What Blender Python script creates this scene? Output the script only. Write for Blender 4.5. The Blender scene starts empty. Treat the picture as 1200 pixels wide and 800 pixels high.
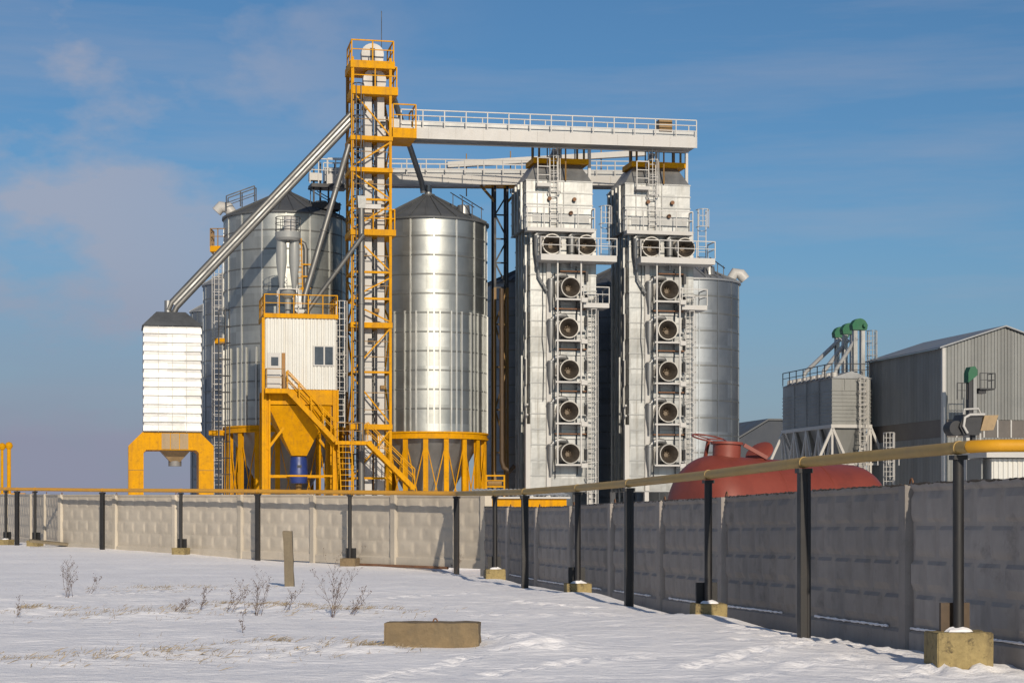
import bpy, bmesh, math, random
from mathutils import Vector, Matrix, noise
R = math.radians
PI = math.pi
random.seed(7)
scene = bpy.context.scene
COL = scene.collection
F = 2200.0; EYE = 1.56; HOR = 600.0          # focal length in photo pixels, eye height, horizon row
YAW = R(12)                                  # the plant stands turned 12 degrees

def P(px, py, d):
    return Vector(((px - 600) / F * d, d, EYE + (HOR - py) / F * d))

# ------------------------------------------------------------------ ground height
def sm(a, b, t):
    t = max(0.0, min(1.0, (t - a) / (b - a))); return t * t * (3 - 2 * t)
def gbase(x, y):
    z = 0.27 * sm(54, 72, y) * sm(2, -14, x) * (1 if y < 100 else max(0, 1 - (y - 100) / 60))
    z -= 0.09 * math.exp(-((x + 2.5) ** 2 + (y - 51.5) ** 2) / 40)
    z -= 0.10 * sm(40, 20, y) * sm(2.5, 5, x)
    return z

# ------------------------------------------------------------------ mesh builder
class MB:
    def __init__(s): s.v = []; s.f = []; s.mi = []; s.cur = 0
    def add(s, vs, fs):
        b = len(s.v); s.v += [tuple(v) for v in vs]; s.f += [tuple(i + b for i in f) for f in fs]; s.mi += [s.cur] * len(fs); return s
    def box(s, a, b):
        (x0, y0, z0), (x1, y1, z1) = a, b
        s.add([(x0,y0,z0),(x1,y0,z0),(x1,y1,z0),(x0,y1,z0),(x0,y0,z1),(x1,y0,z1),(x1,y1,z1),(x0,y1,z1)],
              [(0,3,2,1),(4,5,6,7),(0,1,5,4),(1,2,6,5),(2,3,7,6),(3,0,4,7)]); return s
    def beam(s, p, q, w, h=None, up=(0, 0, 1)):
        p = Vector(p); q = Vector(q); h = h or w; d = (q - p).normalized(); up = Vector(up)
        if abs(d.dot(up)) > .98: up = Vector((0, 1, 0))
        a = d.cross(up).normalized() * w / 2; b = a.cross(d).normalized() * h / 2
        s.add([p-a-b,p+a-b,p+a+b,p-a+b,q-a-b,q+a-b,q+a+b,q-a+b],
              [(0,3,2,1),(4,5,6,7),(0,1,5,4),(1,2,6,5),(2,3,7,6),(3,0,4,7)]); return s
    def tube(s, p, q, r, n=8, r2=None, caps=True):
        return s.path([p, q], [r, r if r2 is None else r2], n, caps)
    def path(s, pts, r, n=8, caps=True):
        pts = [Vector(p) for p in pts]; m = len(pts)
        if not isinstance(r, (list, tuple)): r = [r] * m
        t0 = (pts[1] - pts[0]).normalized()
        up = Vector((0, 0, 1)) if abs(t0.z) < .9 else Vector((0, 1, 0))
        a = t0.cross(up).normalized(); vs = []; fs = []
        for i, p in enumerate(pts):
            t = (pts[min(i+1, m-1)] - pts[max(i-1, 0)]).normalized()
            a = (a - t * a.dot(t)).normalized(); b = t.cross(a)
            for k in range(n):
                th = 2 * PI * k / n
                vs.append(p + (a * math.cos(th) + b * math.sin(th)) * r[i])
        for i in range(m - 1):
            for k in range(n):
                fs.append((i*n+k, i*n+(k+1) % n, (i+1)*n+(k+1) % n, (i+1)*n+k))
        if caps: fs.append(tuple(range(n))[::-1]); fs.append(tuple((m-1)*n+k for k in range(n)))
        return s.add(vs, fs)
    def lathe(s, prof, n=32, M=None, a0=0, a1=2*PI):
        full = abs(a1 - a0 - 2*PI) < 1e-6; c = n if full else n + 1
        vs = []; fs = []
        for r, z in prof:
            for k in range(c):
                th = a0 + (a1 - a0) * k / n; v = Vector((r*math.cos(th), r*math.sin(th), z))
                vs.append(M @ v if M else v)
        for i in range(len(prof) - 1):
            for k in range(n if full else c - 1):
                k2 = (k + 1) % c
                fs.append((i*c+k, i*c+k2, (i+1)*c+k2, (i+1)*c+k))
        return s.add(vs, fs)
    def prism(s, poly, y0, y1):                # poly in (x, z), extruded along y
        n = len(poly)
        vs = [(x, y0, z) for x, z in poly] + [(x, y1, z) for x, z in poly]
        fs = [tuple(range(n)), tuple(range(2*n-1, n-1, -1))] + [(i, i+n, (i+1) % n + n, (i+1) % n) for i in range(n)]
        return s.add(vs, fs)
    def frustum(s, a, b):                      # a, b = (x0,x1,y0,y1,z)
        vs = []
        for x0, x1, y0, y1, z in (a, b): vs += [(x0,y0,z),(x1,y0,z),(x1,y1,z),(x0,y1,z)]
        return s.add(vs, [(0,3,2,1),(4,5,6,7),(0,1,5,4),(1,2,6,5),(2,3,7,6),(3,0,4,7)])
    def corr(s, x0, x1, z0, z1, y, pitch=.25, amp=.04, sgn=-1, axis='x'):   # upright trapezoid sheet
        pts = []; x = x0; k = 0
        while x < x1 - 1e-6:
            for fx, dy in ((0, 0), (.3, 0), (.42, 1), (.88, 1)):
                xx = x + fx * pitch
                if xx < x1: pts.append((xx, y + sgn * amp * dy))
            x += pitch
        pts.append((x1, y)); n = len(pts)
        vs = [(a, b, z0) for a, b in pts] + [(a, b, z1) for a, b in pts]
        if axis == 'y': vs = [(b, a, z) for a, b, z in vs]
        return s.add(vs, [(i, i+1, i+1+n, i+n) for i in range(n-1)])
    def rail(s, pts, h=1.1, step=1.2, r=.028, mids=(.55,), kick=0):
        pts = [Vector(p) for p in pts]
        up = Vector((0, 0, h))
        for i in range(len(pts) - 1):
            p, q = pts[i], pts[i+1]; L = (q - p).length; m = max(1, round(L / step))
            s.beam(p + up, q + up, r*2)
            for f in mids: s.beam(p + up * f, q + up * f, r*1.5)
            if kick: s.beam(p + Vector((0,0,kick/2)), q + Vector((0,0,kick/2)), .02, kick)
            for k in range(m + (1 if i == len(pts) - 2 else 0)):
                t = p.lerp(q, k / m); s.beam(t, t + up, r*2)
        return s
    def ladder(s, p, q, side, w=.5, step=.3, r=.022, cage=None):  # side: unit vector across; cage: outward vector
        p = Vector(p); q = Vector(q); side = Vector(side); L = (q - p).length
        for k in (-.5, .5): s.beam(p + side*w*k, q + side*w*k, r*2)
        m = int(L / step)
        for k in range(1, m):
            t = p.lerp(q, k / m); s.beam(t - side*w/2, t + side*w/2, r*1.4)
        if cage is not None:
            c = Vector(cage); m = int(L / .9); rr = .38
            def cp(t, a): return t + side*rr*math.cos(a) + c*(rr*math.sin(a)*1.7)
            for k in range(2, m + 1):
                t = p.lerp(q, k / m)
                for j in range(6): s.beam(cp(t, PI*j/6), cp(t, PI*(j+1)/6), r*1.6)
            for a in (.6, 1.2, PI/2+.37, 2.54): s.beam(cp(p.lerp(q, 2/m), a), cp(q, a), r*1.5)
        return s
    def build(s, name, mat, parent=None, loc=None, smooth=True, angle=34):
        me = bpy.data.meshes.new(name); me.from_pydata(s.v, [], s.f)
        if any(s.mi): me.polygons.foreach_set('material_index', s.mi)
        bm = bmesh.new(); bm.from_mesh(me); bmesh.ops.recalc_face_normals(bm, faces=bm.faces); bm.to_mesh(me); bm.free()
        for m in (mat if isinstance(mat, (list, tuple)) else [mat]): me.materials.append(m)
        if smooth:
            me.polygons.foreach_set('use_smooth', [True] * len(me.polygons)); me.set_sharp_from_angle(angle=R(angle))
        o = bpy.data.objects.new(name, me); COL.objects.link(o)
        if parent: o.parent = parent
        if loc is not None: o.location = loc
        return o

def tag(o, label, cat, group=None):
    o['label'] = label; o['category'] = cat
    if group: o['group'] = group
    return o
def thing(name, label, cat, loc=(0,0,0), rot=0, group=None):
    o = bpy.data.objects.new(name, None); COL.objects.link(o); o.empty_display_size = .2
    o.location = loc; o.rotation_euler = (0, 0, rot)
    return tag(o, label, cat, group)
def copy_tree(o, parent=None):
    c = o.copy(); COL.objects.link(c)
    if parent: c.parent = parent
    for ch in list(o.children): copy_tree(ch, c)
    return c

class Fr:                                    # a thing's own frame: u across the front, v into depth
    def __init__(s, px, d, yaw=YAW, z=0):
        s.x0 = (px - 600) / F * d; s.y0 = d; s.c = math.cos(yaw); s.s = math.sin(yaw); s.yaw = yaw; s.zz = z
        s.loc = (s.x0, d, z)
    def u(s, px, v=0):
        q = (px - 600) / F
        return (q * (s.y0 + v * s.c) - s.x0 + v * s.s) / (s.c - q * s.s)
    def z(s, py, u=0, v=0):
        return EYE + (HOR - py) / F * (s.y0 + u * s.s + v * s.c) - s.zz
    def w(s, u, v, z): return Vector((s.x0 + u*s.c - v*s.s, s.y0 + u*s.s + v*s.c, z + s.zz))

# ------------------------------------------------------------------ materials
def nodes(name):
    m = bpy.data.materials.new(name); m.use_nodes = True
    nt = m.node_tree; b = nt.nodes['Principled BSDF']; return m, nt, b
def N(nt, t, **k):
    n = nt.nodes.new(t)
    for a, v in k.items(): setattr(n, a, v)
    return n
def ramp(nt, src, a, b, ca=(0,0,0,1), cb=(1,1,1,1)):
    r = N(nt, 'ShaderNodeValToRGB'); r.color_ramp.elements[0].position = a; r.color_ramp.elements[1].position = b
    r.color_ramp.elements[0].color = ca; r.color_ramp.elements[1].color = cb
    nt.links.new(src, r.inputs[0]); return r.outputs[0]
def mix(nt, fac, a, b, mode='MIX'):
    m = N(nt, 'ShaderNodeMix', data_type='RGBA', blend_type=mode)
    for sock, v in ((m.inputs[0], fac), (m.inputs[6], a), (m.inputs[7], b)):
        if isinstance(v, (int, float)): sock.default_value = v
        elif isinstance(v, tuple): sock.default_value = v if len(v) == 4 else (*v, 1)
        else: nt.links.new(v, sock)
    return m.outputs[2]
def coords(nt, scale=(1,1,1)):
    t = N(nt, 'ShaderNodeTexCoord'); mp = N(nt, 'ShaderNodeMapping'); mp.inputs['Scale'].default_value = scale
    nt.links.new(t.outputs['Object'], mp.inputs[0]); return mp.outputs[0]
def tex(nt, co, scale, detail=4, rough=.55):
    n = N(nt, 'ShaderNodeTexNoise'); n.inputs['Scale'].default_value = scale; n.inputs['Detail'].default_value = detail
    n.inputs['Roughness'].default_value = rough; nt.links.new(co, n.inputs['Vector']); return n.outputs['Fac']
def math_(nt, op, a, b=None):
    m = N(nt, 'ShaderNodeMath', operation=op)
    for i, v in enumerate((a, b)):
        if v is None: continue
        if isinstance(v, (int, float)): m.inputs[i].default_value = v
        else: nt.links.new(v, m.inputs[i])
    return m.outputs[0]
def bump(nt, b, h, strength, dist):
    n = N(nt, 'ShaderNodeBump'); n.inputs['Strength'].default_value = strength; n.inputs['Distance'].default_value = dist
    nt.links.new(h, n.inputs['Height']); nt.links.new(n.outputs[0], b.inputs['Normal']); return n

def mat(name, base, rough=.5, metal=0.0, var=.15, scale=1.2, streak=0.0, scol=(.2,.17,.13), ss=(3,3,.25),
        bmp=0.0, bs=8, bd=.02, spot=0.0, pcol=(.12,.08,.05), rv=.12, cell=None):
    m, nt, b = nodes(name); co = coords(nt)
    n1 = tex(nt, co, scale); n2 = tex(nt, co, scale * 7, 3)
    lo = tuple(c * (1 - var) for c in base); hi = tuple(min(1, c * (1 + var)) for c in base)
    f = math_(nt, 'ADD', math_(nt, 'MULTIPLY', n1, .65), math_(nt, 'MULTIPLY', n2, .35))
    c = ramp(nt, f, .3, .7, (*lo, 1), (*hi, 1))
    if cell:                                       # sheet-to-sheet variation: cell = (ncols round the axis or width, height)
        sp = N(nt, 'ShaderNodeSeparateXYZ'); nt.links.new(co, sp.inputs[0])
        if cell[0] == 'round':
            a = math_(nt, 'ARCTAN2', sp.outputs[1], sp.outputs[0]); a = math_(nt, 'MULTIPLY', a, cell[1] / (2*PI))
        else: a = math_(nt, 'DIVIDE', math_(nt, 'ADD', sp.outputs[0], sp.outputs[1]), cell[1])
        z = math_(nt, 'DIVIDE', sp.outputs[2], cell[2])
        cb = N(nt, 'ShaderNodeCombineXYZ'); nt.links.new(math_(nt, 'FLOOR', a), cb.inputs[0]); nt.links.new(math_(nt, 'FLOOR', z), cb.inputs[1])
        wn = N(nt, 'ShaderNodeTexWhiteNoise'); nt.links.new(cb.outputs[0], wn.inputs[0])
        c = mix(nt, 1.0, c, ramp(nt, wn.outputs['Value'], 0, 1, (.78,.78,.78,1), (1.1,1.1,1.1,1)), 'MULTIPLY')
    if streak:
        s = tex(nt, coords(nt, ss), 1.6, 5, .6)
        c = mix(nt, math_(nt, 'MULTIPLY', ramp(nt, s, .5, .72), streak), c, scol)
    if spot:
        s = tex(nt, co, scale * 3.1, 6, .7)
        c = mix(nt, math_(nt, 'MULTIPLY', ramp(nt, s, .56, .68), spot), c, pcol)
    if 'fence' in name:                            # every cast panel has its own grey
        oi = N(nt, 'ShaderNodeObjectInfo'); c = mix(nt, 1.0, c, ramp(nt, oi.outputs['Random'], 0, 1, (.80,.79,.77,1), (1.10,1.08,1.05,1)), 'MULTIPLY')
    nt.links.new(c, b.inputs['Base Color'])
    b.inputs['Metallic'].default_value = metal
    rr = ramp(nt, n1, .3, .7, (max(.05, rough - rv),) * 3 + (1,), (min(1, rough + rv),) * 3 + (1,))
    nt.links.new(rr, b.inputs['Roughness'])
    if bmp: bump(nt, b, tex(nt, co, bs, 4), bmp, bd)
    return m

M = {}
M['silo_l'] = mat('galvanised_sheet', (.33,.34,.325), .42, .92, .08, .5, .25, (.34,.34,.33), (1.5,1.5,.1), .25, 1.3, .03, cell=('round', 16, 1.13), rv=.06)
M['silo_m'] = mat('aged_galvanised_sheet', (.34,.355,.34), .46, .8, .1, .5, .3, (.17,.17,.165), (1.5,1.5,.1), .25, 1.3, .03, cell=('round', 16, 1.13), rv=.06)
M['silo_d'] = mat('blue_grey_silo_sheet', (.22,.24,.26), .5, .85, .1, .5, .25, (.24,.25,.26), (1.5,1.5,.1), .25, 1.3, .03, cell=('round', 16, 1.13), rv=.08)  # darker, bluer sheet for the silos at the back
M['roof'] = mat('dark_roof_sheet', (.085,.09,.095), .6, .2, .2, .8, .3, (.05,.05,.05))
M['roof_l'] = mat('grey_roof_sheet', (.26,.27,.28), .55, .5, .15, .8, .3, (.2,.2,.2))
M['zinc'] = mat('dryer_sheet', (.31,.315,.31), .42, .75, .14, .6, .7, (.16,.15,.13), (2.4,2.4,.14), .22, 1.2, .05, cell=('flat', .9, .9), rv=.08)
M['zinc_d'] = mat('dull_zinc', (.25,.255,.255), .5, .7, .12, 1, .3, (.2,.19,.17))
M['pipe_z'] = mat('spout_steel', (.17,.168,.16), .5, .7, .1, 1, .25, (.25,.24,.22))
M['pipe_dk'] = mat('dark_spout_steel', (.16,.17,.18), .5, .6, .15, 1)
M['white'] = mat('white_paint', (.43,.42,.40), .5, 0, .06, 1, .3, (.42,.38,.32), (2,2,.2))
M['bin'] = mat('white_bin_sheet', (.50,.50,.49), .42, .3, .04, .7, .12, (.5,.5,.5), (2,2,.3), .4, 1.8, .04, cell=('flat', .95, .49))
M['yellow'] = mat('yellow_paint', (.56,.262,.003), .55, 0, .18, 1.3, .6, (.33,.15,.02), (3,3,.22), .1, 6, .01, .42, (.20,.095,.02))
M['ochre'] = mat('yellow_pipe_paint', (.60,.30,.03), .5, 0, .12, .8, .15, (.35,.2,.05), (1,1,1), spot=.2, pcol=(.3,.17,.05))
M['yellow'].node_tree.nodes['Principled BSDF'].inputs['Specular IOR Level'].default_value = .08
M['khaki'] = mat('dusty_yellow_paint', (.36,.24,.075), .6, 0, .15, .8, .2, (.2,.13,.06), (1,1,1), spot=.25, pcol=(.2,.12,.05))
M['freshyel'] = mat('fresh_yellow_paint', (.60,.29,.008), .55, 0, .10, 1.5)
M['moss'] = mat('dark_moss', (.075,.062,.05), .95, 0, .4, 6)
M['seam'] = mat('seam_steel', (.17,.175,.17), .5, .7, .1, 2)
M['rib'] = mat('sunlit_rib_steel', (.50,.50,.47), .45, .5, .1, 2)  # silo stiffeners: sun on their faces put into a brighter colour
M['fanblade'] = mat('dusty_brown_steel', (.15,.115,.08), .7, .2, .4, 8)
M['cyclone'] = mat('cyclone_grey_paint', (.25,.26,.255), .5, .1, .08, 1, .3, (.17,.16,.14))
M['brownyel'] = mat('brown_yellow_paint', (.22,.12,.025), .6, 0, .2, .8, .4, (.07,.045,.02))  # browner yellow; on rear tower members it holds both rust and shade
M['wallsheet'] = mat('white_trapezoid_sheet', (.52,.52,.49), .5, .1, .05, .6, .4, (.5,.44,.34), (3,3,.15))
M['greysheet'] = mat('grey_trapezoid_sheet', (.215,.22,.212), .5, .3, .08, .5, .35, (.15,.14,.125), (2.5,2.5,.1), cell=('flat', 1.05, 30))
M['dirtyband'] = mat('dirty_translucent_band', (.10,.088,.078), .55, 0, .2, .8, .4, (.12,.1,.09))
M['black'] = mat('black_paint', (.010,.010,.011), .55, 0, .3, 2, .2, (.05,.04,.035), spot=.25, pcol=(.06,.035,.02))
M['dark'] = mat('dark_steel', (.035,.036,.04), .55, .3, .3, 2)
M['fanshell'] = mat('fan_shell_sheet', (.30,.29,.27), .45, .5, .15, 2, .5, (.12,.1,.08))
M['brownpipe'] = mat('brown_pipe', (.07,.045,.025), .6, .1, .3, 2)
M['fan_in'] = mat('fan_inside', (.07,.058,.046), .6, .2, .45, 6, .4, (.08,.05,.03))
M['rust'] = mat('rusty_steel', (.17,.085,.045), .8, 0, .4, 5, bmp=.3)
M['grey_paint'] = mat('grey_paint', (.40,.41,.41), .45, .1, .06, 1, .2, (.3,.28,.25))
M['blue'] = mat('blue_plastic', (.016,.035,.16), .45, 0, .2, 2)
M['red'] = mat('red_oxide_paint', (.20,.042,.026), .5, 0, .15, .9, .35, (.12,.03,.02), (1.2,1.2,.3), .15, 3, .02, .2, (.10,.03,.02))
M['green'] = mat('green_paint', (.012,.10,.045), .6, 0, .15, 1)
M['tan'] = mat('tan_steel', (.30,.21,.11), .6, 0, .2, 3, .4, (.12,.08,.05))
M['glass'] = mat('dark_window_glass', (.05,.06,.075), .12, 0, .3, 1, rv=.05)
M['navy'] = mat('dark_blue_sheet', (.035,.042,.055), .6, .2, .2, .6)
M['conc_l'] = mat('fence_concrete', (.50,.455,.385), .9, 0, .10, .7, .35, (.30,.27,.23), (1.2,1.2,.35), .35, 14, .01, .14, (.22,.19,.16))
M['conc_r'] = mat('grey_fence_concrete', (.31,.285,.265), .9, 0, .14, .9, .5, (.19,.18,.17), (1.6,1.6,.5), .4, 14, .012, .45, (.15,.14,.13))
M['footing'] = mat('mossy_concrete', (.27,.21,.095), .95, 0, .3, 2.2, .6, (.07,.055,.035), (3,3,.8), .9, 16, .03, .95, (.055,.042,.026))
M['block'] = mat('stained_concrete', (.185,.135,.075), .95, 0, .25, 2.5, .5, (.10,.085,.06), (3,3,1), .8, 18, .02, .5, (.12,.095,.06))
M['oldwood'] = mat('grey_weathered_post', (.17,.14,.095), .95, 0, .2, 3, .5, (.13,.1,.07), (9,9,.7), .6, 20, .015)
M['twig'] = mat('dry_weed_stem', (.10,.06,.04), .9, 0, .3, 6)
M['straw'] = mat('dry_grass', (.28,.225,.15), .9, 0, .35, 4)
M['brown'] = mat('brown_door', (.27,.13,.03), .6, 0, .15, 2)
M['lid'] = mat('grey_lid', (.2,.2,.2), .6, .2)

# snow
def snow_mat(name, fine=1.0):
    m, nt, b = nodes(name); co = coords(nt)
    n = tex(nt, co, .35, 5)
    c = ramp(nt, n, .3, .7, (.87,.855,.86,1), (.95,.935,.94,1))
    d = tex(nt, coords(nt, (1, 2.2, 1)), 1.6, 7, .7); d2 = tex(nt, co, .11, 2)
    dirt = math_(nt, 'MULTIPLY', ramp(nt, d, .60, .74), ramp(nt, d2, .45, .62))
    c = mix(nt, math_(nt, 'MULTIPLY', dirt, .35), c, (.42, .35, .26))
    nt.links.new(c, b.inputs['Base Color']); b.inputs['Roughness'].default_value = .75
    b.inputs['Specular IOR Level'].default_value = .25
    h1 = tex(nt, coords(nt, (1, 1.8, 1)), 3.0, 6, .65); h2 = tex(nt, co, 26, 3, .6)
    h = math_(nt, 'ADD', math_(nt, 'MULTIPLY', h1, 1.0), math_(nt, 'MULTIPLY', h2, .22))
    bump(nt, b, h, .58 * fine, .08)
    return m
M['snow'] = snow_mat('snow'); M['snowcap'] = snow_mat('snow_lump', .5)

# ------------------------------------------------------------------ ground
def ptsline(a, b, step=.33, jit=.07):
    a = Vector(a); b = Vector(b); n = int((b - a).length / step); out = []
    for k in range(n):
        t = a.lerp(b, (k + .5) / n); out.append((t.x + random.uniform(-jit, jit), t.y + random.uniform(-jit, jit), random.uniform(.6, 1.1)))
    return out
def gp(px, py):                               # a pixel below the horizon -> point on the flat ground
    d = EYE * F / (py - HOR); return ((px - 600) / F * d, d)
DENTS = []
for a, b in ((gp(545, 722), gp(880, 722)), (gp(600, 704), gp(700, 712)), (gp(800, 783), gp(1010, 738)), (gp(850, 772), gp(1190, 777)),
             (gp(980, 790), gp(1190, 768)), (gp(430, 800), gp(560, 768)), (gp(430, 703), gp(560, 696)), (gp(980, 752), gp(880, 735)),
             (gp(60, 700), gp(260, 690)), (gp(760, 770), gp(560, 790))):
    DENTS += ptsline(a, b)
for a, b in ((gp(860, 795), gp(1060, 752)), (gp(990, 745), gp(1180, 788)), (gp(640, 722), gp(760, 716)), (gp(300, 770), gp(420, 752))):
    DENTS += [(x, y, s * .6) for x, y, s in ptsline(a, b, .30, .08)]
for _ in range(34):                           # trodden snow near the posts on the right
    px = random.uniform(850, 1010); py = random.uniform(728, 756); x, y = gp(px, py); DENTS.append((x, y, random.uniform(.4, .8)))
for _ in range(40):
    x, y = gp(random.uniform(560, 660), random.uniform(742, 764)); DENTS.append((x, y, random.uniform(.3, .7)))
GRID = {}
for t in DENTS: GRID.setdefault((int(t[0] // 1), int(t[1] // 1)), []).append(t)
TUFTS = [(x, y, r) for (x, y), r in ((gp(205, 768), 1.0), (gp(90, 775), .8), (gp(330, 755), .9), (gp(200, 690), 1.4), (gp(150, 722), 1.2),
         (gp(260, 712), 1.3), (gp(335, 714), 1.2), (gp(405, 718), 1.0), (gp(30, 716), .9), (gp(430, 760), .7))]
def gh(x, y):
    z = gbase(x, y)
    if y > 140: return z
    v = Vector((x * .22, y * .30, 3.1)); z += .055 * noise.noise(v)
    z += .032 * noise.noise(Vector((x * .75 + .3 * y, y * 1.1, 7.7)))
    if y < 45:
        z += .014 * noise.noise(Vector((x * 2.2, y * 3.4, 1.7))) + .006 * noise.noise(Vector((x * 6, y * 8, 5)))
        i, j = int(x // 1), int(y // 1)
        for a in (-1, 0, 1):
            for b in (-1, 0, 1):
                for dx, dy, s in GRID.get((i + a, j + b), ()):
                    q = math.hypot(x - dx, (y - dy) * .8)
                    if q < .5:
                        z += -.058 * s * math.exp(-(q / .10) ** 2) + .026 * s * math.exp(-((q - .18) / .07) ** 2) * (.7 + .4 * noise.noise(Vector((x*5, y*5, 2))))
        for dx, dy, r in TUFTS:
            q = math.hypot(x - dx, y - dy) / r
            if q < 1.6: z += .05 * math.exp(-q * q * 2) * (1 + .9 * noise.noise(Vector((x * 4, y * 4, 0))))
    for px, d in ((1123, 19.8), (830, 27.6), (677, 35.2), (580, 45)):
        z += .07 * math.exp(-(((x - (px - 600) / F * d - .25) / .7) ** 2 + ((y - d + .1) / .8) ** 2))
    dx, dy = gp(622, 757)
    z += .13 * math.exp(-(((x - dx) / .45) ** 2 + ((y - dy) / .8) ** 2))
    if y < 60 and x > -6:                        # shallow ditch along the shaded fence
        wx = -.71 + 5.58 * (52.4 - y) / 29.6; z -= (.24 * sm(22, 30, y) + .03) * math.exp(-((x - wx) / (.75 if x < wx else 3)) ** 2)
    return z
def axis(lo, hi, step, far, g=1.16):
    n = int((hi - lo) / step); a = [lo + (hi - lo) * k / n for k in range(n + 1)]
    s = step; x = hi
    while x < far: s *= g; x += s; a.append(x)
    s = step; x = lo; pre = []
    while x > -far: s *= g; x -= s; pre.append(x)
    return pre[::-1] + a
xs = axis(-9, 9, .075, 4500, 1.10)
ys = [4 + .5 * k for k in range(21)] + [14 + .25*k for k in range(1, 9)]
y = 16
while y < 33: y += .07; ys.append(y)
while y < 95: y += .07 + (y - 33) * .012; ys.append(y)
s = 1.0
while y < 5000: s *= 1.15; y += s; ys.append(y)
ys = [-400, -120, -40, -15, -5, 0] + ys
g = MB(); nx = len(xs)
g.v = [(x, y, gh(x, y)) for y in ys for x in xs]
g.f = [(j*nx+i, j*nx+i+1, (j+1)*nx+i+1, (j+1)*nx+i) for j in range(len(ys)-1) for i in range(nx-1)]
go = g.build('snow_ground', M['snow'], angle=180); go['kind'] = 'structure'

# ------------------------------------------------------------------ concrete fence
def panel_mesh(L, Hh, name, m, parent, M4, relief=.026, soft=True, cols=5, rows=4, seed=0):
    """one cast panel: plinth strip, cushion relief, top rim; local x along, -y towards the field"""
    nxx = int(L / .045); nzz = int(Hh / .045); rnd = random.Random(seed); b = MB(); vs = []
    p0 = .30; p1 = Hh - .10
    off = [rnd.uniform(-.01, .01) for _ in range(400)]; off = [o * .5 for o in off]
    for j in range(nzz + 1):
        z = Hh * j / nzz
        for i in range(nxx + 1):
            x = L * i / nxx; h = 0
            if z < p0 - .03: h = .055
            elif z > p1 + .03: h = .03
            elif p0 < z < p1:
                fz = (z - p0) / (p1 - p0) * rows; r = int(fz); fz -= r
                fx = (x - .08) / (L - .16) * cols + (.5 if r % 2 else 0); c = math.floor(fx); fx -= c; fx = 1 - fx
                if .08 < x < L - .08 and 0 <= r < rows:
                    # each cushion leans: steep on one side, long slope on the other
                    ex, ez = (min(fx / .13, (1 - fx) / .48, .9), min(fz / .34, (1 - fz) / .26, .9)) if soft else (min((fx - .07) / .12, (.93 - fx) / .16, .8), min((fz - .10) / .20, (.95 - fz) / .10, .8))
                    h = (relief + off[(r * 7 + c) % 400]) * max(0, min(ex, ez))
            h += .006 * noise.noise(Vector((x * 1.5 + seed * 9, z * 1.5, seed)))
            vs.append((x, -.05 - h, z))
    n = nxx + 1
    fs = [(j*n+i, j*n+i+1, (j+1)*n+i+1, (j+1)*n+i) for j in range(nzz) for i in range(nxx)]
    bb = len(vs); vs += [(0, .06, 0), (L, .06, 0), (L, .06, Hh), (0, .06, Hh)]
    fs += [(bb, bb+3, bb+2, bb+1), tuple(range(n)) [::-1] + (bb, bb+1), tuple(nzz*n + i for i in range(n)) + (bb+2, bb+3),
           tuple(j*n for j in range(nzz+1)) + (bb+3, bb), tuple(j*n+n-1 for j in range(nzz, -1, -1)) + (bb+1, bb+2)]
    b.add([M4 @ Vector(v) for v in vs], fs)
    return b.build(name, m, parent, angle=22)
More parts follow.
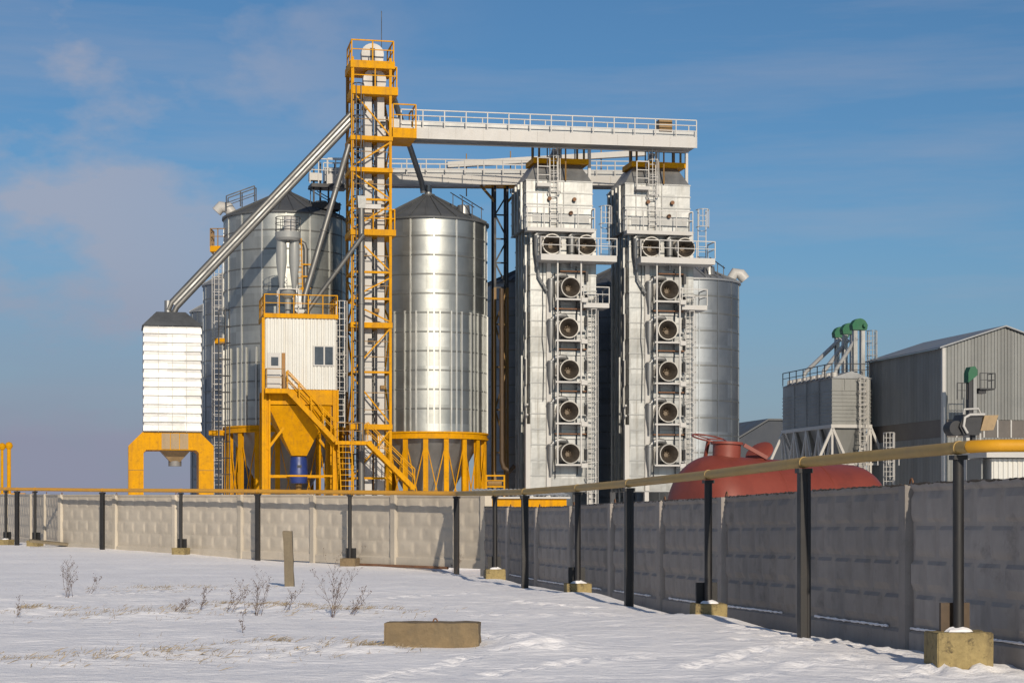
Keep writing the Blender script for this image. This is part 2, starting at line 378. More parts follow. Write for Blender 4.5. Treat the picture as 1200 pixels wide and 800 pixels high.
def fence(name, label, pts, tops, bots, m, side, seed=0, group=None, ends=(0, 0)):
    """pts: plan positions of the posts, left to right as seen from the field"""
    root = thing(name, label, 'fence', (pts[0][0], pts[0][1], 0), 0, group); o = Vector((pts[0][0], pts[0][1], 0))
    rr = random.Random(seed)
    for i in range(len(pts) - 1):
        a = Vector((*pts[i], 0)) - o; b = Vector((*pts[i+1], 0)) - o; d = (b - a); L = d.length; d.normalize()
        z0 = (bots[i] + bots[i+1]) / 2; z1 = (tops[i] + tops[i+1]) / 2
        nrm = Vector((0, 0, 1)).cross(d)
        tilt = rr.uniform(-.008, .008); sl = (tops[i+1] - tops[i]) / L * .8
        M4 = Matrix(((d.x, nrm.x, 0, a.x + d.x*.07), (d.y, nrm.y, 0, a.y + d.y*.07), (sl, tilt, 1, z0 - sl*L/2 + rr.uniform(-.015, .015)), (0, 0, 0, 1)))
        if seed == 2:
            ms = MB(); nn = int(L / .06)
            ms.path([a + d*(.07 + (L-.14)*k/nn) - nrm*(.075 + rr.uniform(-.01, .01)) + Vector((0, 0, z1 + sl*((L-.14)*k/nn - L/2) + rr.uniform(-.012, .004))) for k in range(nn + 1)], [rr.uniform(.006, .018) for k in range(nn + 1)], 5)
            ms.build('moss_edge', M['moss'], root)
            sn = MB(); k0 = rr.randint(0, 8); k1 = nn - rr.randint(0, 14)
            sn.path([a + d*(.07 + (L-.14)*k/nn) - nrm*(.082 + rr.uniform(-.006, .006)) + Vector((0, 0, z0 + .275 + sl*((L-.14)*k/nn - L/2) + rr.uniform(0, .008))) for k in range(k0, k1)], [rr.uniform(.008, .022) for k in range(k0, k1)], 6)
            sn.build('snow_ledge', M['snowcap'], root)
        panel_mesh(L - .14, z1 - z0, 'panel', m, root, M4, seed=seed * 31 + i, soft=seed != 2, relief=.055 if seed == 2 else .032)
    for i, p in enumerate(pts):
        if i == 0 and ends[0] or i == len(pts) - 1 and ends[1]: continue
        a = Vector((*p, 0)) - o
        q = Vector((*pts[min(i+1, len(pts)-1)], 0)) - Vector((*pts[max(i-1, 0)], 0)); q.normalize(); nrm = Vector((0,0,1)).cross(q)
        mb = MB(); z0 = bots[i] - .2; z1 = tops[i] - .01 + rr.uniform(-.02, .02)
        prof = [(-.13, .09), (-.13, -.10), (-.10, -.145), (.10, -.145), (.13, -.10), (.13, .09)]
        vs = [a + q*x + nrm*y + Vector((0, 0, z)) for z in (z0, z1) for x, y in prof]
        mb.add(vs, [(0,1,2,3,4,5), (11,10,9,8,7,6)] + [(k, (k+1) % 6, (k+1) % 6 + 6, k+6) for k in range(6)])
        po = mb.build('post', m, root)
        lp = MB(); lp.path([a + q*(.06*math.cos(t)) - nrm*.02 + Vector((0, 0, z1 - .02 + .11*math.sin(t))) for t in [PI*k/8 for k in range(9)]], .011, 5)
        lp.build('lifting_loop', M['rust'], po)
    return root
C0 = Vector((-.71, 52.4)); CL = Vector((-17.0, 71.0)); CR = Vector((4.87, 22.8))
dl = (CL - C0) / 6; dr = (CR - C0) / 8
lp_ = [tuple(C0 + dl * k) for k in range(6, -1, -1)]
fence('concrete_fence', 'pale sunlit concrete fence of relief panels standing below the yellow plant', lp_,
      [2.22, 2.20, 2.17, 2.14, 2.11, 2.07, 2.05], [.12, .10, .07, .04, .02, .00, -.02], M['conc_l'], 1, 1, 'concrete fence runs')
rp = [tuple(C0 + dr * k) for k in range(0, 10)]
rt = [1.72, 1.70, 1.68, 1.70, 1.74, 1.77, 1.80, 1.86, 1.90, 1.93]
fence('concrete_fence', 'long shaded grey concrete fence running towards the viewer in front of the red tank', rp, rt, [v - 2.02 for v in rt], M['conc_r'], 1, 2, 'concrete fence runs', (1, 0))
bp = [(-26.0, 93.0), (-24.5, 89.4), (-23.0, 85.8), (-21.5, 82.1), (-20.0, 78.4), (-18.5, 74.7), (-17.0, 71.0)]
fence('concrete_fence', 'short receding concrete fence behind the round posts at the far left', bp, [2.45, 2.42, 2.40, 2.36, 2.32, 2.28, 2.24], [.2]*7, M['conc_l'], 1, 3, 'concrete fence runs', (0, 1))

# ------------------------------------------------------------------ rough blocks
def rough_block(mb, sx, sy, sz, seed, cuts=10, amp=.010, loc=(0,0,0), rot=0, rnd=.12, tilt=0, taper=0):
    bm = bmesh.new(); bmesh.ops.create_cube(bm, size=1)
    bmesh.ops.bevel(bm, geom=bm.edges[:], offset=.018, segments=2, affect='EDGES')
    bmesh.ops.subdivide_edges(bm, edges=bm.edges[:], cuts=cuts if cuts < 7 else 6, use_grid_fill=True)
    M4 = Matrix.Translation(loc) @ Matrix.Rotation(rot, 4, 'Z') @ Matrix.Rotation(tilt, 4, 'Y')
    for v in bm.verts:
        p = Vector((v.co.x * sx, v.co.y * sy, v.co.z * sz)); n = v.co.normalized()
        q = p * 5 + Vector((seed * 3.7, seed, 0))
        p += Vector([noise.noise(q + Vector((k*11, 0, 0))) * amp + noise.noise(q * 3.3 + Vector((k*5, 3, 0))) * amp * .5 for k in range(3)])
        v.co = M4 @ Vector((p.x, p.y, p.z + sz / 2))
    bm.verts.index_update()
    mb.add([v.co[:] for v in bm.verts], [[v.index for v in f.verts] for f in bm.faces]); bm.free()
    return mb
def snow_lump(mb, r, h, seed, loc=(0,0,0), sx=1):
    vs = []; fs = []; n = 14; m = 5
    for j in range(m + 1):
        f = j / m
        for k in range(n):
            a = 2*PI*k/n; rr = r * f * (1 + .35 * noise.noise(Vector((math.cos(a)*1.4 + seed, math.sin(a)*1.4, seed))))
            z = h * (1 - f**2) * (1 + .5 * noise.noise(Vector((math.cos(a)*f*2, math.sin(a)*f*2 + seed, 4)))) - (.012 if j == m else 0)
            vs.append((loc[0] + rr*math.cos(a)*sx, loc[1] + rr*math.sin(a), loc[2] + z))
    for j in range(m):
        for k in range(n): fs.append((j*n+k, j*n+(k+1) % n, (j+1)*n+(k+1) % n, (j+1)*n+k))
    mb.add(vs, fs); return mb

# ------------------------------------------------------------------ yellow gas pipe and its supports
POLES = [  # px, depth, pipe row, kind, label
 (7, 75.5, 572.5, 'b', 'thin black post in a snowy footing at the far left edge'),
 (20, 73.4, 573, 't', 'black post without a footing between the two leftmost footings'),
 (41, 72.0, 573, 'b', 'thin black post on a concrete footing left of the fence corner'),
 (120, 67.8, 574, 't', 'thick black post directly under the white ribbed bin and the pale fence'),
 (212, 63.8, 574.5, 'b', 'thin black post on a dark mossy block below the yellow portal'),
 (302, 60.0, 575.3, 't', 'thick black post just left of the leaning wooden stake'),
 (410, 56.2, 576.5, 'b', 'thin black post on a pale clean block below the bucket elevator tower'),
 (535, 51.5, 578, 't', 'thick black corner post where the yellow pipe bends'),
 (580, 45.0, 577.5, 'b', 'thin black post on a small footing right of the bend in the pipe'),
 (615, 39.0, 576, 't', 'thick black post in front of the yellow kiosk roof'),
 (677, 35.2, 571.5, 'b', 'thin black post on a footing below the left fan column'),
 (737, 31.5, 566, 't', 'thick black post below the right dryer tower'),
 (830, 27.6, 556, 'b', 'thin black post on a dark snow-topped footing in front of the red tank'),
 (942, 23.7, 541.5, 't', 'thickest nearest square black post, in front of the red tank'),
 (1123, 19.8, 524.5, 'b', 'round black post with a rusty back plate on the largest yellowish block'),
]
def left_line(px, off=.60):
    q = (px - 600) / F; x0 = C0.x - .752 * off; y0 = C0.y - .659 * off
    t = (q * y0 - x0) / ((CL - C0).x - q * (CL - C0).y); return y0 + t * (CL - C0).y
POLES = [(px, left_line(px) if px < 540 else d, py, k, lab) for px, d, py, k, lab in POLES]
pipe_pts = []
for i, (px, d, py, kind, lab) in enumerate(POLES):
    p = P(px, py, d); pr = .066
    root = thing('pipe_support', lab, 'pipe support', (p.x, p.y, 0), R(9) if i > 7 else R(-12), 'black supports under the yellow gas pipe')
    zt = p.z - pr - .01; zg = gbase(p.x, p.y)
    if kind == 't':
        w = .068
        mb = MB(); mb.box((-w, -w, zg - .4), (w, w, zt - .06)); post = mb.build('post', M['black'], root)
        for sx in (-.044, .044):
            MB().box((sx - .022, -w - .013, zg - .4), (sx + .022, -w - .002, zt - .06)).build('flange', M['black'], post)
        MB().box((-.09, -.09, zt - .06), (.09, .09, zt - .002)).build('saddle', M['black'], root)
    else:
        big = (1.0, .60, .44) if i == 14 else (.62, .55, .33)
        zf = zg + big[2] - (.04 if i == 14 else .10)
        fb = rough_block(MB(), (.60 if i == 14 else .47), .46, .62, i, loc=(0, 0, zf - .62), rot=R(-3)).build('footing', M['block'] if i == 6 else M['footing'], root, angle=60)
        MB().tube((0, 0, zf - .02), (0, 0, zt - .04), .058, 14).build('post', M['black'], root)
        MB().box((-.075, -.075, zt - .05), (.075, .075, zt - .002)).build('saddle', M['black'], root)
        MB().box((-.16, .08, zf - .01), (.16, .13, zf + .30)).build('back_plate', M['brownpipe'] if i == 14 else M['black'], root)
        if i in (0, 8, 10, 12, 14):
            snow_lump(MB(), .13, .06, i, (0, -.03, zf - .005), 1.3).build('snow_cap', M['snowcap'], root)
    pipe_pts.append(p)
path = [P(-70, 572, left_line(-70))] + pipe_pts
# rounded bends at the corner and above the last support, then over the fence to the right
out = [path[0]]
for i in range(1, len(path)):
    if i == 8:
        a = path[i]; out += [a.lerp(path[i-1], .5/5), a.lerp(path[i-1], .2/5), a.lerp(path[i+1], .25/6.5), a.lerp(path[i+1], .6/6.5)]
    elif i == len(path) - 1:
        a = path[i]; dirn = (a - path[i-1]).normalized(); e = a + dirn * .25
        rt_ = Vector((.985, -.17, 0)).normalized()
        out += [a, e, e + dirn*.10 + rt_*.03, e + dirn*.18 + rt_*.10, e + dirn*.21 + rt_*.22, e + dirn*.21 + rt_*6]
    else: out.append(path[i])
gas = thing('gas_pipe', 'long yellow gas pipe carried on black posts along the whole fence', 'pipe')
kc = 11; ke = len(out) - 5
MB().path(out[:kc], .066, 14).build('pipe', M['ochre'], gas, angle=60)
MB().path(out[kc-1:ke+1], .0662, 14).build('pipe', M['khaki'], gas, angle=60)
MB().path(out[ke:], .067, 14).build('pipe', M['freshyel'], gas, angle=60)
for i, p in enumerate(pipe_pts):
    q = (out[1] - out[0]).normalized() if i < 7 else (path[12] - path[11]).normalized()
    MB().tube(p - q*.035, p + q*.035, .074, 14).build('clamp', M['ochre'] if i < 8 else M['khaki'], gas)
for px, d, top in ((10.5, 92, 522), (2.5, 95, 523)):
    v = thing('vent_pipe', 'slim yellow vent pipe with a ball top at the left edge, the ' + ('right' if px > 5 else 'left') + ' of two', 'vent pipe', (P(px, 600, d).x, d, 0), 0, 'yellow vent pipes')
    zt = P(px, top, d).z
    MB().tube((0, 0, 0), (0, 0, zt), .10 if px > 5 else .07, 10).build('pipe', M['yellow'], v)
    MB().lathe([(.001, -.2), (.14, -.14), (.2, 0), (.14, .14), (.001, .2)], 12, Matrix.Translation((0, 0, zt))).build('cap', M['yellow'], v)
    MB().box((-.8, -.12, 2.3), (.8, .12, 2.5)).build('crossbar', M['yellow'], v)

# ------------------------------------------------------------------ things lying in the snow
x, y = gp(506, 759); sb = thing('concrete_block', 'low stained concrete block lying alone on the snow', 'concrete block', (x, y + .25, gh(x, y) - .05), R(-3))
rough_block(MB(), 1.10, .42, .36, 5, loc=(0, 0, -.03), amp=.012).build('block', M['block'], sb, angle=60)
MB().path([(.03 + .03*math.cos(t), 0, .30 + .07*math.sin(t)) for t in [PI*k/8 for k in range(9)]], .009, 6).build('lifting_loop', M['rust'], sb)
x, y = gp(340, 688); st = rough_block(MB(), .19, .17, 1.45, 9, loc=(0, 0, -.30), amp=.012, tilt=R(-2)).build('stake', M['oldwood'], None, (x, y, gh(x, y)), angle=60)
tag(st, 'weathered greyish brown stake standing upright in the snow by the fence', 'stake')
a = P(60, 634, 71.2); pl = MB().box((-.9, -.12, 0), (.9, .12, .09)).build('plank', M['oldwood'], None, (a.x + .3, a.y - .8, gbase(a.x, a.y) + .10)); pl.rotation_euler = (R(8), R(6), R(20))
tag(pl, 'dark old plank lying at the foot of the far left fence corner', 'plank')
a = C0 + dl * .35; b = C0 + dl * 1.5
nb = Vector((-.75, -.66)); pa = [Vector((*(a + nb*.22), gbase(*a) + .06)), Vector((*(b + nb*.22), gbase(*b) + .02))]
tag(MB().tube(pa[0], pa[1], .04, 8).build('rusty_pipe', M['rust']), 'thin rusty pipe lying along the foot of the pale fence', 'pipe')

def weed(px, py, hpx, n, lean, label, seed):
    x, y = gp(px, py); d = y; H = hpx / F * d; rr = random.Random(seed)
    root_z = gh(x, y) - .02; mb = MB()
    def stem(p, dirn, L, r, lev):
        pts = [p]; q = dirn.normalized(); m = 5
        for k in range(m):
            q = (q + Vector((rr.gauss(0, .10), rr.gauss(0, .10), rr.gauss(0, .05)))).normalized(); pts.append(pts[-1] + q * L / m)
        mb.path(pts, [r * (1 - .75 * k / m) for k in range(m + 1)], 4)
        if lev < 2:
            for k in range(rr.randint(5, 8) if lev == 0 else rr.randint(2, 4)):
                i = rr.randint(1, m); t = pts[i]
                a = rr.uniform(0, 2*PI); e = (q + Vector((math.cos(a), math.sin(a), .25)) * .75).normalized()
                stem(t, e, L * rr.uniform(.22, .42), r * .6, lev + 1)
        else:
            for k in range(2):
                t = pts[-1]; mb.lathe([(.001, -.007), (.0045, 0), (.001, .007)], 4, Matrix.Translation(t + Vector((rr.gauss(0, .01), 0, rr.gauss(0, .01)))))
    for k in range(n):
        a = rr.uniform(0, 2*PI); sp = .12 if n > 1 else .02
        stem(Vector((math.cos(a)*sp*rr.random(), math.sin(a)*sp*rr.random(), 0)), Vector((lean + rr.gauss(0, .14), rr.gauss(0, .14), 1)), H * rr.uniform(.65, 1.05), .0038, 0)
    o = mb.build('dry_weed', M['twig'], None, (x, y, root_z)); tag(o, label, 'dry weed', 'dead weeds in the snow')
weed(80, 700, 42, 5, -.05, 'spreading dead weed leftmost of the taller ones in the snow', 1)
weed(297, 722, 46, 6, .06, 'bushy dead weed second tallest, left of the stake foot', 2)
weed(388, 724, 62, 6, .12, 'tallest dead weed standing between the stake and the block', 3)
weed(264, 718, 34, 3, .55, 'leaning thin dead weed just left of the second tallest weed', 4)
weed(340, 718, 30, 3, .5, 'small leaning dead weed directly below the stake', 5)
weed(208, 722, 18, 3, .9, 'low flattened dead weed in the middle of the grassy patch', 6)
weed(18, 722, 22, 2, .2, 'small dead weed at the left edge of the snow', 7)
weed(284, 742, 30, 1, 0, 'single upright dead stalk in front of the weed row', 8)
weed(237, 716, 26, 2, .35, 'sparse dead weed beside the dry grass left of the leaning one', 9)
weed(106, 697, 22, 2, .5, 'low dead weed right beside the leftmost tall one', 10)
weed(413, 722, 30, 3, .95, 'drooping dead weed right of the tallest one', 11)
weed(533, 668, 26, 2, .1, 'dead weed at the foot of the fence beside the corner post', 12)
gm = MB(); rr = random.Random(3)
for x0, y0, r in TUFTS:
    for k in range(int(650 * r)):
        a = rr.uniform(0, 2*PI); q = abs(rr.gauss(0, .65)) * r; x = x0 + math.cos(a)*q*1.6; y = y0 + math.sin(a)*q*1.0
        if noise.noise(Vector((x*2.3, y*2.3, 1))) < -.05: continue
        z = gh(x, y) - .008; h = rr.uniform(.015, .085); l = Vector((rr.gauss(.05, .06), rr.gauss(0, .05), h)); w = rr.uniform(.002, .005)
        th = rr.uniform(0, PI); c, s = math.cos(th)*w, math.sin(th)*w; p = Vector((x, y, z))
        gm.add([p + Vector((c, s, 0)), p - Vector((c, s, 0)), p + l*.6 - Vector((c, s, 0))*.6, p + l + Vector((0.02, 0, -.01)), p + l*.6 + Vector((c, s, 0))*.6], [(0, 1, 2, 3, 4)])
gr = gm.build('dry_grass', M['straw'], smooth=False); gr['kind'] = 'stuff'; tag(gr, 'short dry grass poking through the snow', 'grass')

# ------------------------------------------------------------------ grain silos
def silo(px, d, rpx, eave, apex, base, label, sheet, legs=True, nseam=16, dens=None, roofm=None, hatch=None, group='round grain silos'):
    fr = Fr(px, d, 0); rad = rpx / F * d; root = thing('grain_silo', label, 'silo', fr.loc, 0, group)
    zb = fr.z(base) if legs else -.2; ze = fr.z(eave); za = fr.z(apex); hr = 1.13
    prof = [(rad, zb)]; z = ze - hr
    seams = []
    while z > zb + .3: seams.append(z); z -= hr
    for z in reversed(seams): prof += [(rad, z - .05), (rad + .03, z - .03), (rad + .03, z + .03), (rad, z + .05)]
    prof += [(rad, ze)]
    wl = MB(); wl.lathe(prof, 96)
    wl.mi = [1 if (k // 96) % 4 in (1, 2) and k // 96 < 4 * len(seams) else 0 for k in range(len(wl.f))]
    wl.build('wall', [sheet, M['seam']], root, angle=20)
    for k in range(nseam):
        a = 2*PI*(k + .35)/nseam; p = Vector((math.cos(a), math.sin(a), 0))
        if p.y > .3: continue
        MB().beam(p*(rad + .012) + Vector((0,0,zb)), p*(rad + .012) + Vector((0,0,ze - .03)), .085, .06, p).build('stiffener', M['rib'] if legs else sheet, root)
    if dens:
        zd = fr.z(dens)
        for k in range(nseam * 2):
            a = 2*PI*(k/2 + .10)/nseam; p = Vector((math.cos(a), math.sin(a), 0))
            if p.y > .3: continue
            MB().beam(p*(rad + .03) + Vector((0,0,zb)), p*(rad + .03) + Vector((0,0,zd)), .085, .08, p).build('stiffener', M['rib'], root)
    ro = MB(); ro.lathe([(rad - .1, ze - .1), (rad + .14, ze - .10), (rad + .14, ze), (rad*.12, za - .15), (rad*.11, za), (.001, za + .05)], 96)
    roof = ro.build('roof', roofm or M['roof'], root, angle=20)
    rb = MB()
    for k in range(24):
        a = 2*PI*k/24; p = Vector((math.cos(a), math.sin(a), 0))
        rb.beam(p*(rad + .12) + Vector((0,0,ze + .03)), p*rad*.12 + Vector((0,0,za - .12)), .06, .09)
    rbo = rb.build('roof_rib', roofm or M['roof'], root)
    MB().tube((0,0,za), (0,0,za + .55), .22, 12).build('inlet', M['zinc_d'], roof)
    sl = (za - ze) / rad
    if hatch is not None:
        a = hatch; p = Vector((math.cos(a), math.sin(a), 0)); c = p*rad*.72 + Vector((0,0,ze + rad*.28*sl))
        MB().tube(c + Vector((0,0,-.1)), c + Vector((0,0,.45)), .42, 14, .36).build('hatch', M['zinc_d'], roof)
        lad = MB(); t = p.cross(Vector((0,0,1)))
        for s_ in (-.5, .5):
            lad.beam(p*(rad + .1) + t*s_ + Vector((0,0,ze + .7)), p*rad*.55 + t*s_ + Vector((0,0,ze + rad*.45*sl + .9)), .05)
            for f in (.6, .8, .99): lad.beam(p*rad*f + t*s_ + Vector((0,0,ze + rad*(1-f)*sl)), p*rad*f + t*s_ + Vector((0,0,ze + rad*(1-f)*sl + .85)), .05)
        lad.build('roof_rail', M['dark'], roof)
    if legs:
        MB().lathe([(rad - .25, zb), (rad + .10, zb), (rad + .10, zb - .10), (rad + .03, zb - .10), (rad + .03, zb - .32), (rad + .10, zb - .32), (rad + .10, zb - .42), (rad - .25, zb - .42)], 96).build('support_ring', M['yellow'], root, angle=20)
        n = 18; zg = -.3
        for k in range(n):
            a = 2*PI*(k + .5)/n; p = Vector((math.cos(a), math.sin(a), 0)); t = p.cross(Vector((0,0,1)))
            q = MB(); b0 = p*(rad - .03) + Vector((0,0,zg)); b1 = p*(rad - .03) + Vector((0,0,zb - .42))
            q.beam(b0, b1, .30, .07, p)
            q.beam(b0 - p*.16, b1 - p*.16, .07, .22, p)
            q.build('leg', M['yellow'], root)
            if p.y < .35:
                a2 = 2*PI*(k + 1.5)/n; p2 = Vector((math.cos(a2), math.sin(a2), 0)); q = MB()
                zm = .4; zt = zb - .5; e = rad - .02
                q.beam(p*e + Vector((0,0,zm)), p2*e + Vector((0,0,zt)), .06, .05); q.beam(p2*(e - .07) + Vector((0,0,zm)), p*(e - .07) + Vector((0,0,zt)), .06, .05)
                q.build('cross_brace', M['yellow'], root)
                if k % 2 == 0: MB().beam(p*(e-.1) + Vector((0,0,zm + .9)), p2*(e-.1) + Vector((0,0,zm + .9)), .05).build('tie_bar', M['brownyel'], root)
        MB().lathe([(rad - .3, zb - .3), (.4, .9), (.4, .5)], 48).build('hopper', M['zinc_d'], root)
    return root, fr, rad, ze, za, sl

sL, frL, rL, zeL, zaL, slL = silo(334, 116, 70.5, 258, 224, 501, 'tall grey round silo on yellow legs behind the cabin and cyclones', M['silo_m'], dens=412, hatch=R(-28))
sR, frR, rR, zeR, zaR, slR = silo(502, 114, 68.5, 264, 228, 508, 'bright shiny round silo on yellow legs right of the bucket elevator tower', M['silo_l'], dens=371, hatch=R(-32))
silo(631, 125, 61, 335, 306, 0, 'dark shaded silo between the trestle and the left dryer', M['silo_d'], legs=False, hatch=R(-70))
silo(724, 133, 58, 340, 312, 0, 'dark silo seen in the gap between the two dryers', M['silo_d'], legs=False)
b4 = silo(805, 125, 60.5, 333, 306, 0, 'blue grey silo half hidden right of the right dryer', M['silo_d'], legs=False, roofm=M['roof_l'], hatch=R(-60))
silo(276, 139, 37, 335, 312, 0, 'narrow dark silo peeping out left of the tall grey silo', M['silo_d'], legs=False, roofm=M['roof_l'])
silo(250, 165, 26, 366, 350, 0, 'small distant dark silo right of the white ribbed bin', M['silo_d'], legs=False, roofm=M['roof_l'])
# roof vent hood, side platform and ladder of the tall left silo
a = frL.u(264, -1.5); hd = MB(); c = Vector((-rL*.93, -1.0, zeL + .25))
hd.path([c + Vector((.4, 0, -.1)), c + Vector((.1, 0, .35)), c + Vector((-.35, 0, .40)), c + Vector((-.62, -.02, .10))], [.33, .36, .36, .33], 14); hd.build('vent_hood', M['white'], sL)
rl = MB()
for s_ in (-.35, .35): rl.rail([(-rL*.9, -1.5 + s_, zeL + .1*rL*slL + .05), (-rL*.45, -1.2 + s_, zeL + .5*rL*slL)], .95, 1.0, .03)
rl.build('roof_rail', M['dark'], sL)
pf = MB(); zp = frL.z(291); pf.box((-rL - .75, -1.1, zp - .35), (-rL + .35, .3, zp)); pfo = pf.build('platform', M['yellow'], sL)
MB().rail([(-rL + .2, -1.1, zp), (-rL - .72, -1.1, zp), (-rL - .72, .3, zp)], 1.05, .5, .03).build('railing', M['brownyel'], pfo)
MB().ladder((-rL - .35, -.4, 1.0), (-rL - .35, -.4, zp), (1, 0, 0), .5, .32, .025, (0, -1, 0)).build('ladder', M['white'], sL)
zp = frL.z(398); pfo = MB().box((-rL - .5, -1.0, zp - .3), (-rL + .4, .2, zp)).build('platform', M['yellow'], sL)
for px_, z0, z1 in ((-.35, 1, 398),): pass
pfo = MB().box((-rL - .8, -1.2, frL.z(505) - .3), (-rL + .3, .2, frL.z(505))).build('platform', M['yellow'], sL)
# white roof cowl of the silo right of the dryers
fr4, r4, ze4 = b4[1], b4[2], b4[3]
c = Vector((r4 * .9, -.8, ze4 + .3)); MB().path([c + Vector((-.3, 0, -.1)), c + Vector((0, 0, .35)), c + Vector((.4, 0, .25)), c + Vector((.7, 0, -.1))], [.3, .36, .38, .34], 12).build('vent_hood', M['white'], b4[0])

# ------------------------------------------------------------------ white ribbed loading bin on its yellow portal
fr = Fr(202, 105); t = thing('loading_bin', 'white ribbed square bin with grey roof on a yellow portal at the left', 'bin', fr.loc, YAW)
u0, u1 = fr.u(169, -1.55), fr.u(235, -1.55); z0, z1 = fr.z(506, 0, -1.5), fr.z(382, 0, -1.5); dep = 3.1; v0 = -1.55
b = MB(); nb_ = 12; hb = (z1 - z0) / nb_; uc = (u0 + u1) / 2; hu = (u1 - u0) / 2
prof = []
for k in range(nb_): prof += [(0, z0 + k*hb + .015), (.055, z0 + k*hb + .07), (.045, z0 + k*hb + hb*.7), (0, z0 + (k+1)*hb - .015)]
vs = []
for e, z in prof: vs += [(uc - hu - e, v0 - e, z), (uc + hu + e, v0 - e, z), (uc + hu + e, v0 + dep + e, z), (uc - hu - e, v0 + dep + e, z)]
b.add(vs, [(i*4+k, i*4+(k+1) % 4, (i+1)*4+(k+1) % 4, (i+1)*4+k) for i in range(len(prof)-1) for k in range(4)] + [(3,2,1,0)])
b.build('body', M['bin'], t, angle=10)
for k in range(1, 4):
    xx = uc - hu + 2*hu*k/4; MB().box((xx - .012, v0 - .066, z0), (xx + .012, v0 - .02, z1)).build('seam', M['zinc_d'], t)
zr = fr.z(367)
rf = MB().frustum((uc - hu - .12, uc + hu + .12, v0 - .12, v0 + dep + .12, z1), (uc - .85, uc + .75, -.7, .7, zr)).build('roof', M['roof'], t)
MB().tube((uc - .2, 0, zr - .05), (uc - .2, 0, zr + .7), .2, 10).build('inlet', M['zinc_d'], rf)
ua, ub = fr.u(150.5, -1.4), fr.u(250.5, -1.4); zl, zt = 0 - .3, z0 - .01; zb_ = fr.z(527, 0, -1.4); lw = .82; ch = .75
poly = [(ua, zl), (ua, zt - ch), (ua + ch, zt), (ub - ch, zt), (ub, zt - ch), (ub, zl), (ub - lw, zl), (ub - lw, zb_ - .15), (ub - lw - .15, zb_), (ua + lw + .15, zb_), (ua + lw, zb_ - .15), (ua + lw, zl)]
MB().prism(poly, -1.4, 1.4).build('portal_frame', M['yellow'], t)
for k in range(3):
    w_ = (fr.u(221, -1.4) - fr.u(189, -1.4)) / 3; xx = fr.u(189, -1.4) + k*w_
    MB().box((xx + .02, -1.435, zb_ + .05), (xx + w_ - .02, -1.402, zt - .06)).build('vent_panel', M['tan'], t)
for z in (zb_ - .05 - 1.2,):
    MB().box((ua - .012, -1.412, fr.z(551) - .03), (ua + lw + .012, -1.40, fr.z(551))).build('joint_strip', M['brownyel'], t)
    MB().box((ub - lw - .012, -1.412, fr.z(551) - .03), (ub + .012, -1.40, fr.z(551))).build('joint_strip', M['brownyel'], t)
um = fr.u(205, 0)
sp = MB().frustum((um - .28, um + .28, -.28, .28, fr.z(541)), (um - .85, um + .85, -.85, .85, zb_ + .02)).build('outlet', M['tan'], t)
MB().tube((um, 0, fr.z(546)), (um, 0, fr.z(540)), .36, 14).build('slide_gate', M['lid'], sp)
MB().ladder((ub + .35, 0, 0), (ub + .35, 0, fr.z(362)), (0, 1, 0), .5, .33, .025, (1, 0, 0)).build('ladder', M['dark'], t)

# ------------------------------------------------------------------ cabin on the yellow hopper frame
fr = Fr(352, 106); t = thing('cabin_on_frame', 'white corrugated cabin on a yellow hopper frame in front of the tall grey silo', 'cabin', fr.loc, YAW)
V0 = -2.0; u0, u1 = fr.u(311, V0), fr.u(394.5, V0); z0, z1 = fr.z(456, 0, V0), fr.z(373, 0, V0); DV = 3.6
w = MB(); w.box((u0 + .05, V0 + .05, z0), (u1 - .05, V0 + DV - .05, z1)); w.corr(u0 + .02, u1 - .02, z0, z1, V0 + .02, .2, .05)
w.corr(V0 + .03, V0 + DV, z0, z1, u0 + .03, .2, .05, axis='y'); w.build('wall', M['wallsheet'], t, angle=20)
ro = MB(); ro.box((u0 - .10, V0 - .12, z1), (u1 + .08, V0 + DV + .1, z1 + .24)); ro = ro.build('roof', M['yellow'], t)
MB().rail([(u0 - .05, V0 + DV, z1 + .24), (u0 - .05, V0 - .06, z1 + .24), (u1 + .03, V0 - .06, z1 + .24), (u1 + .03, V0 + DV, z1 + .24)], 1.05, .85, .026).build('railing', M['yellow'], t)
# windows
def window(ua, ub, za, zb, v, parent, panes=2):
    fo = MB(); fo.box((ua - .07, v - .03, za - .07), (ub + .07, v + .03, zb + .07)); fo = fo.build('window', M['white'], parent)
    wd = (ub - ua) / panes
    for k in range(panes): MB().box((ua + k*wd + (.05 if k else 0), v - .045, za), (ua + (k+1)*wd - .03, v - .032, zb)).build('pane', M['glass'], fo)
window(fr.u(368.5, V0), fr.u(390.5, V0), fr.z(427, 0, V0), fr.z(406, 0, V0), V0 - .06, t)
dz0, dz1 = fr.z(455, 0, V0), fr.z(414, 0, V0); du0, du1 = fr.u(313, V0), fr.u(328.5, V0)
do = MB().box((du0, V0 - .09, dz0), (du1, V0 - .035, dz1)).build('door', M['white'], t)
MB().box((fr.u(317.5, V0), V0 - .11, fr.z(429, 0, V0)), (fr.u(326, V0), V0 - .092, fr.z(419, 0, V0))).build('pane', M['glass'], do)
MB().box((fr.u(330, V0), V0 - .12, dz0), (fr.u(334, V0), V0 - .03, dz1)).build('post', M['brown'], t)
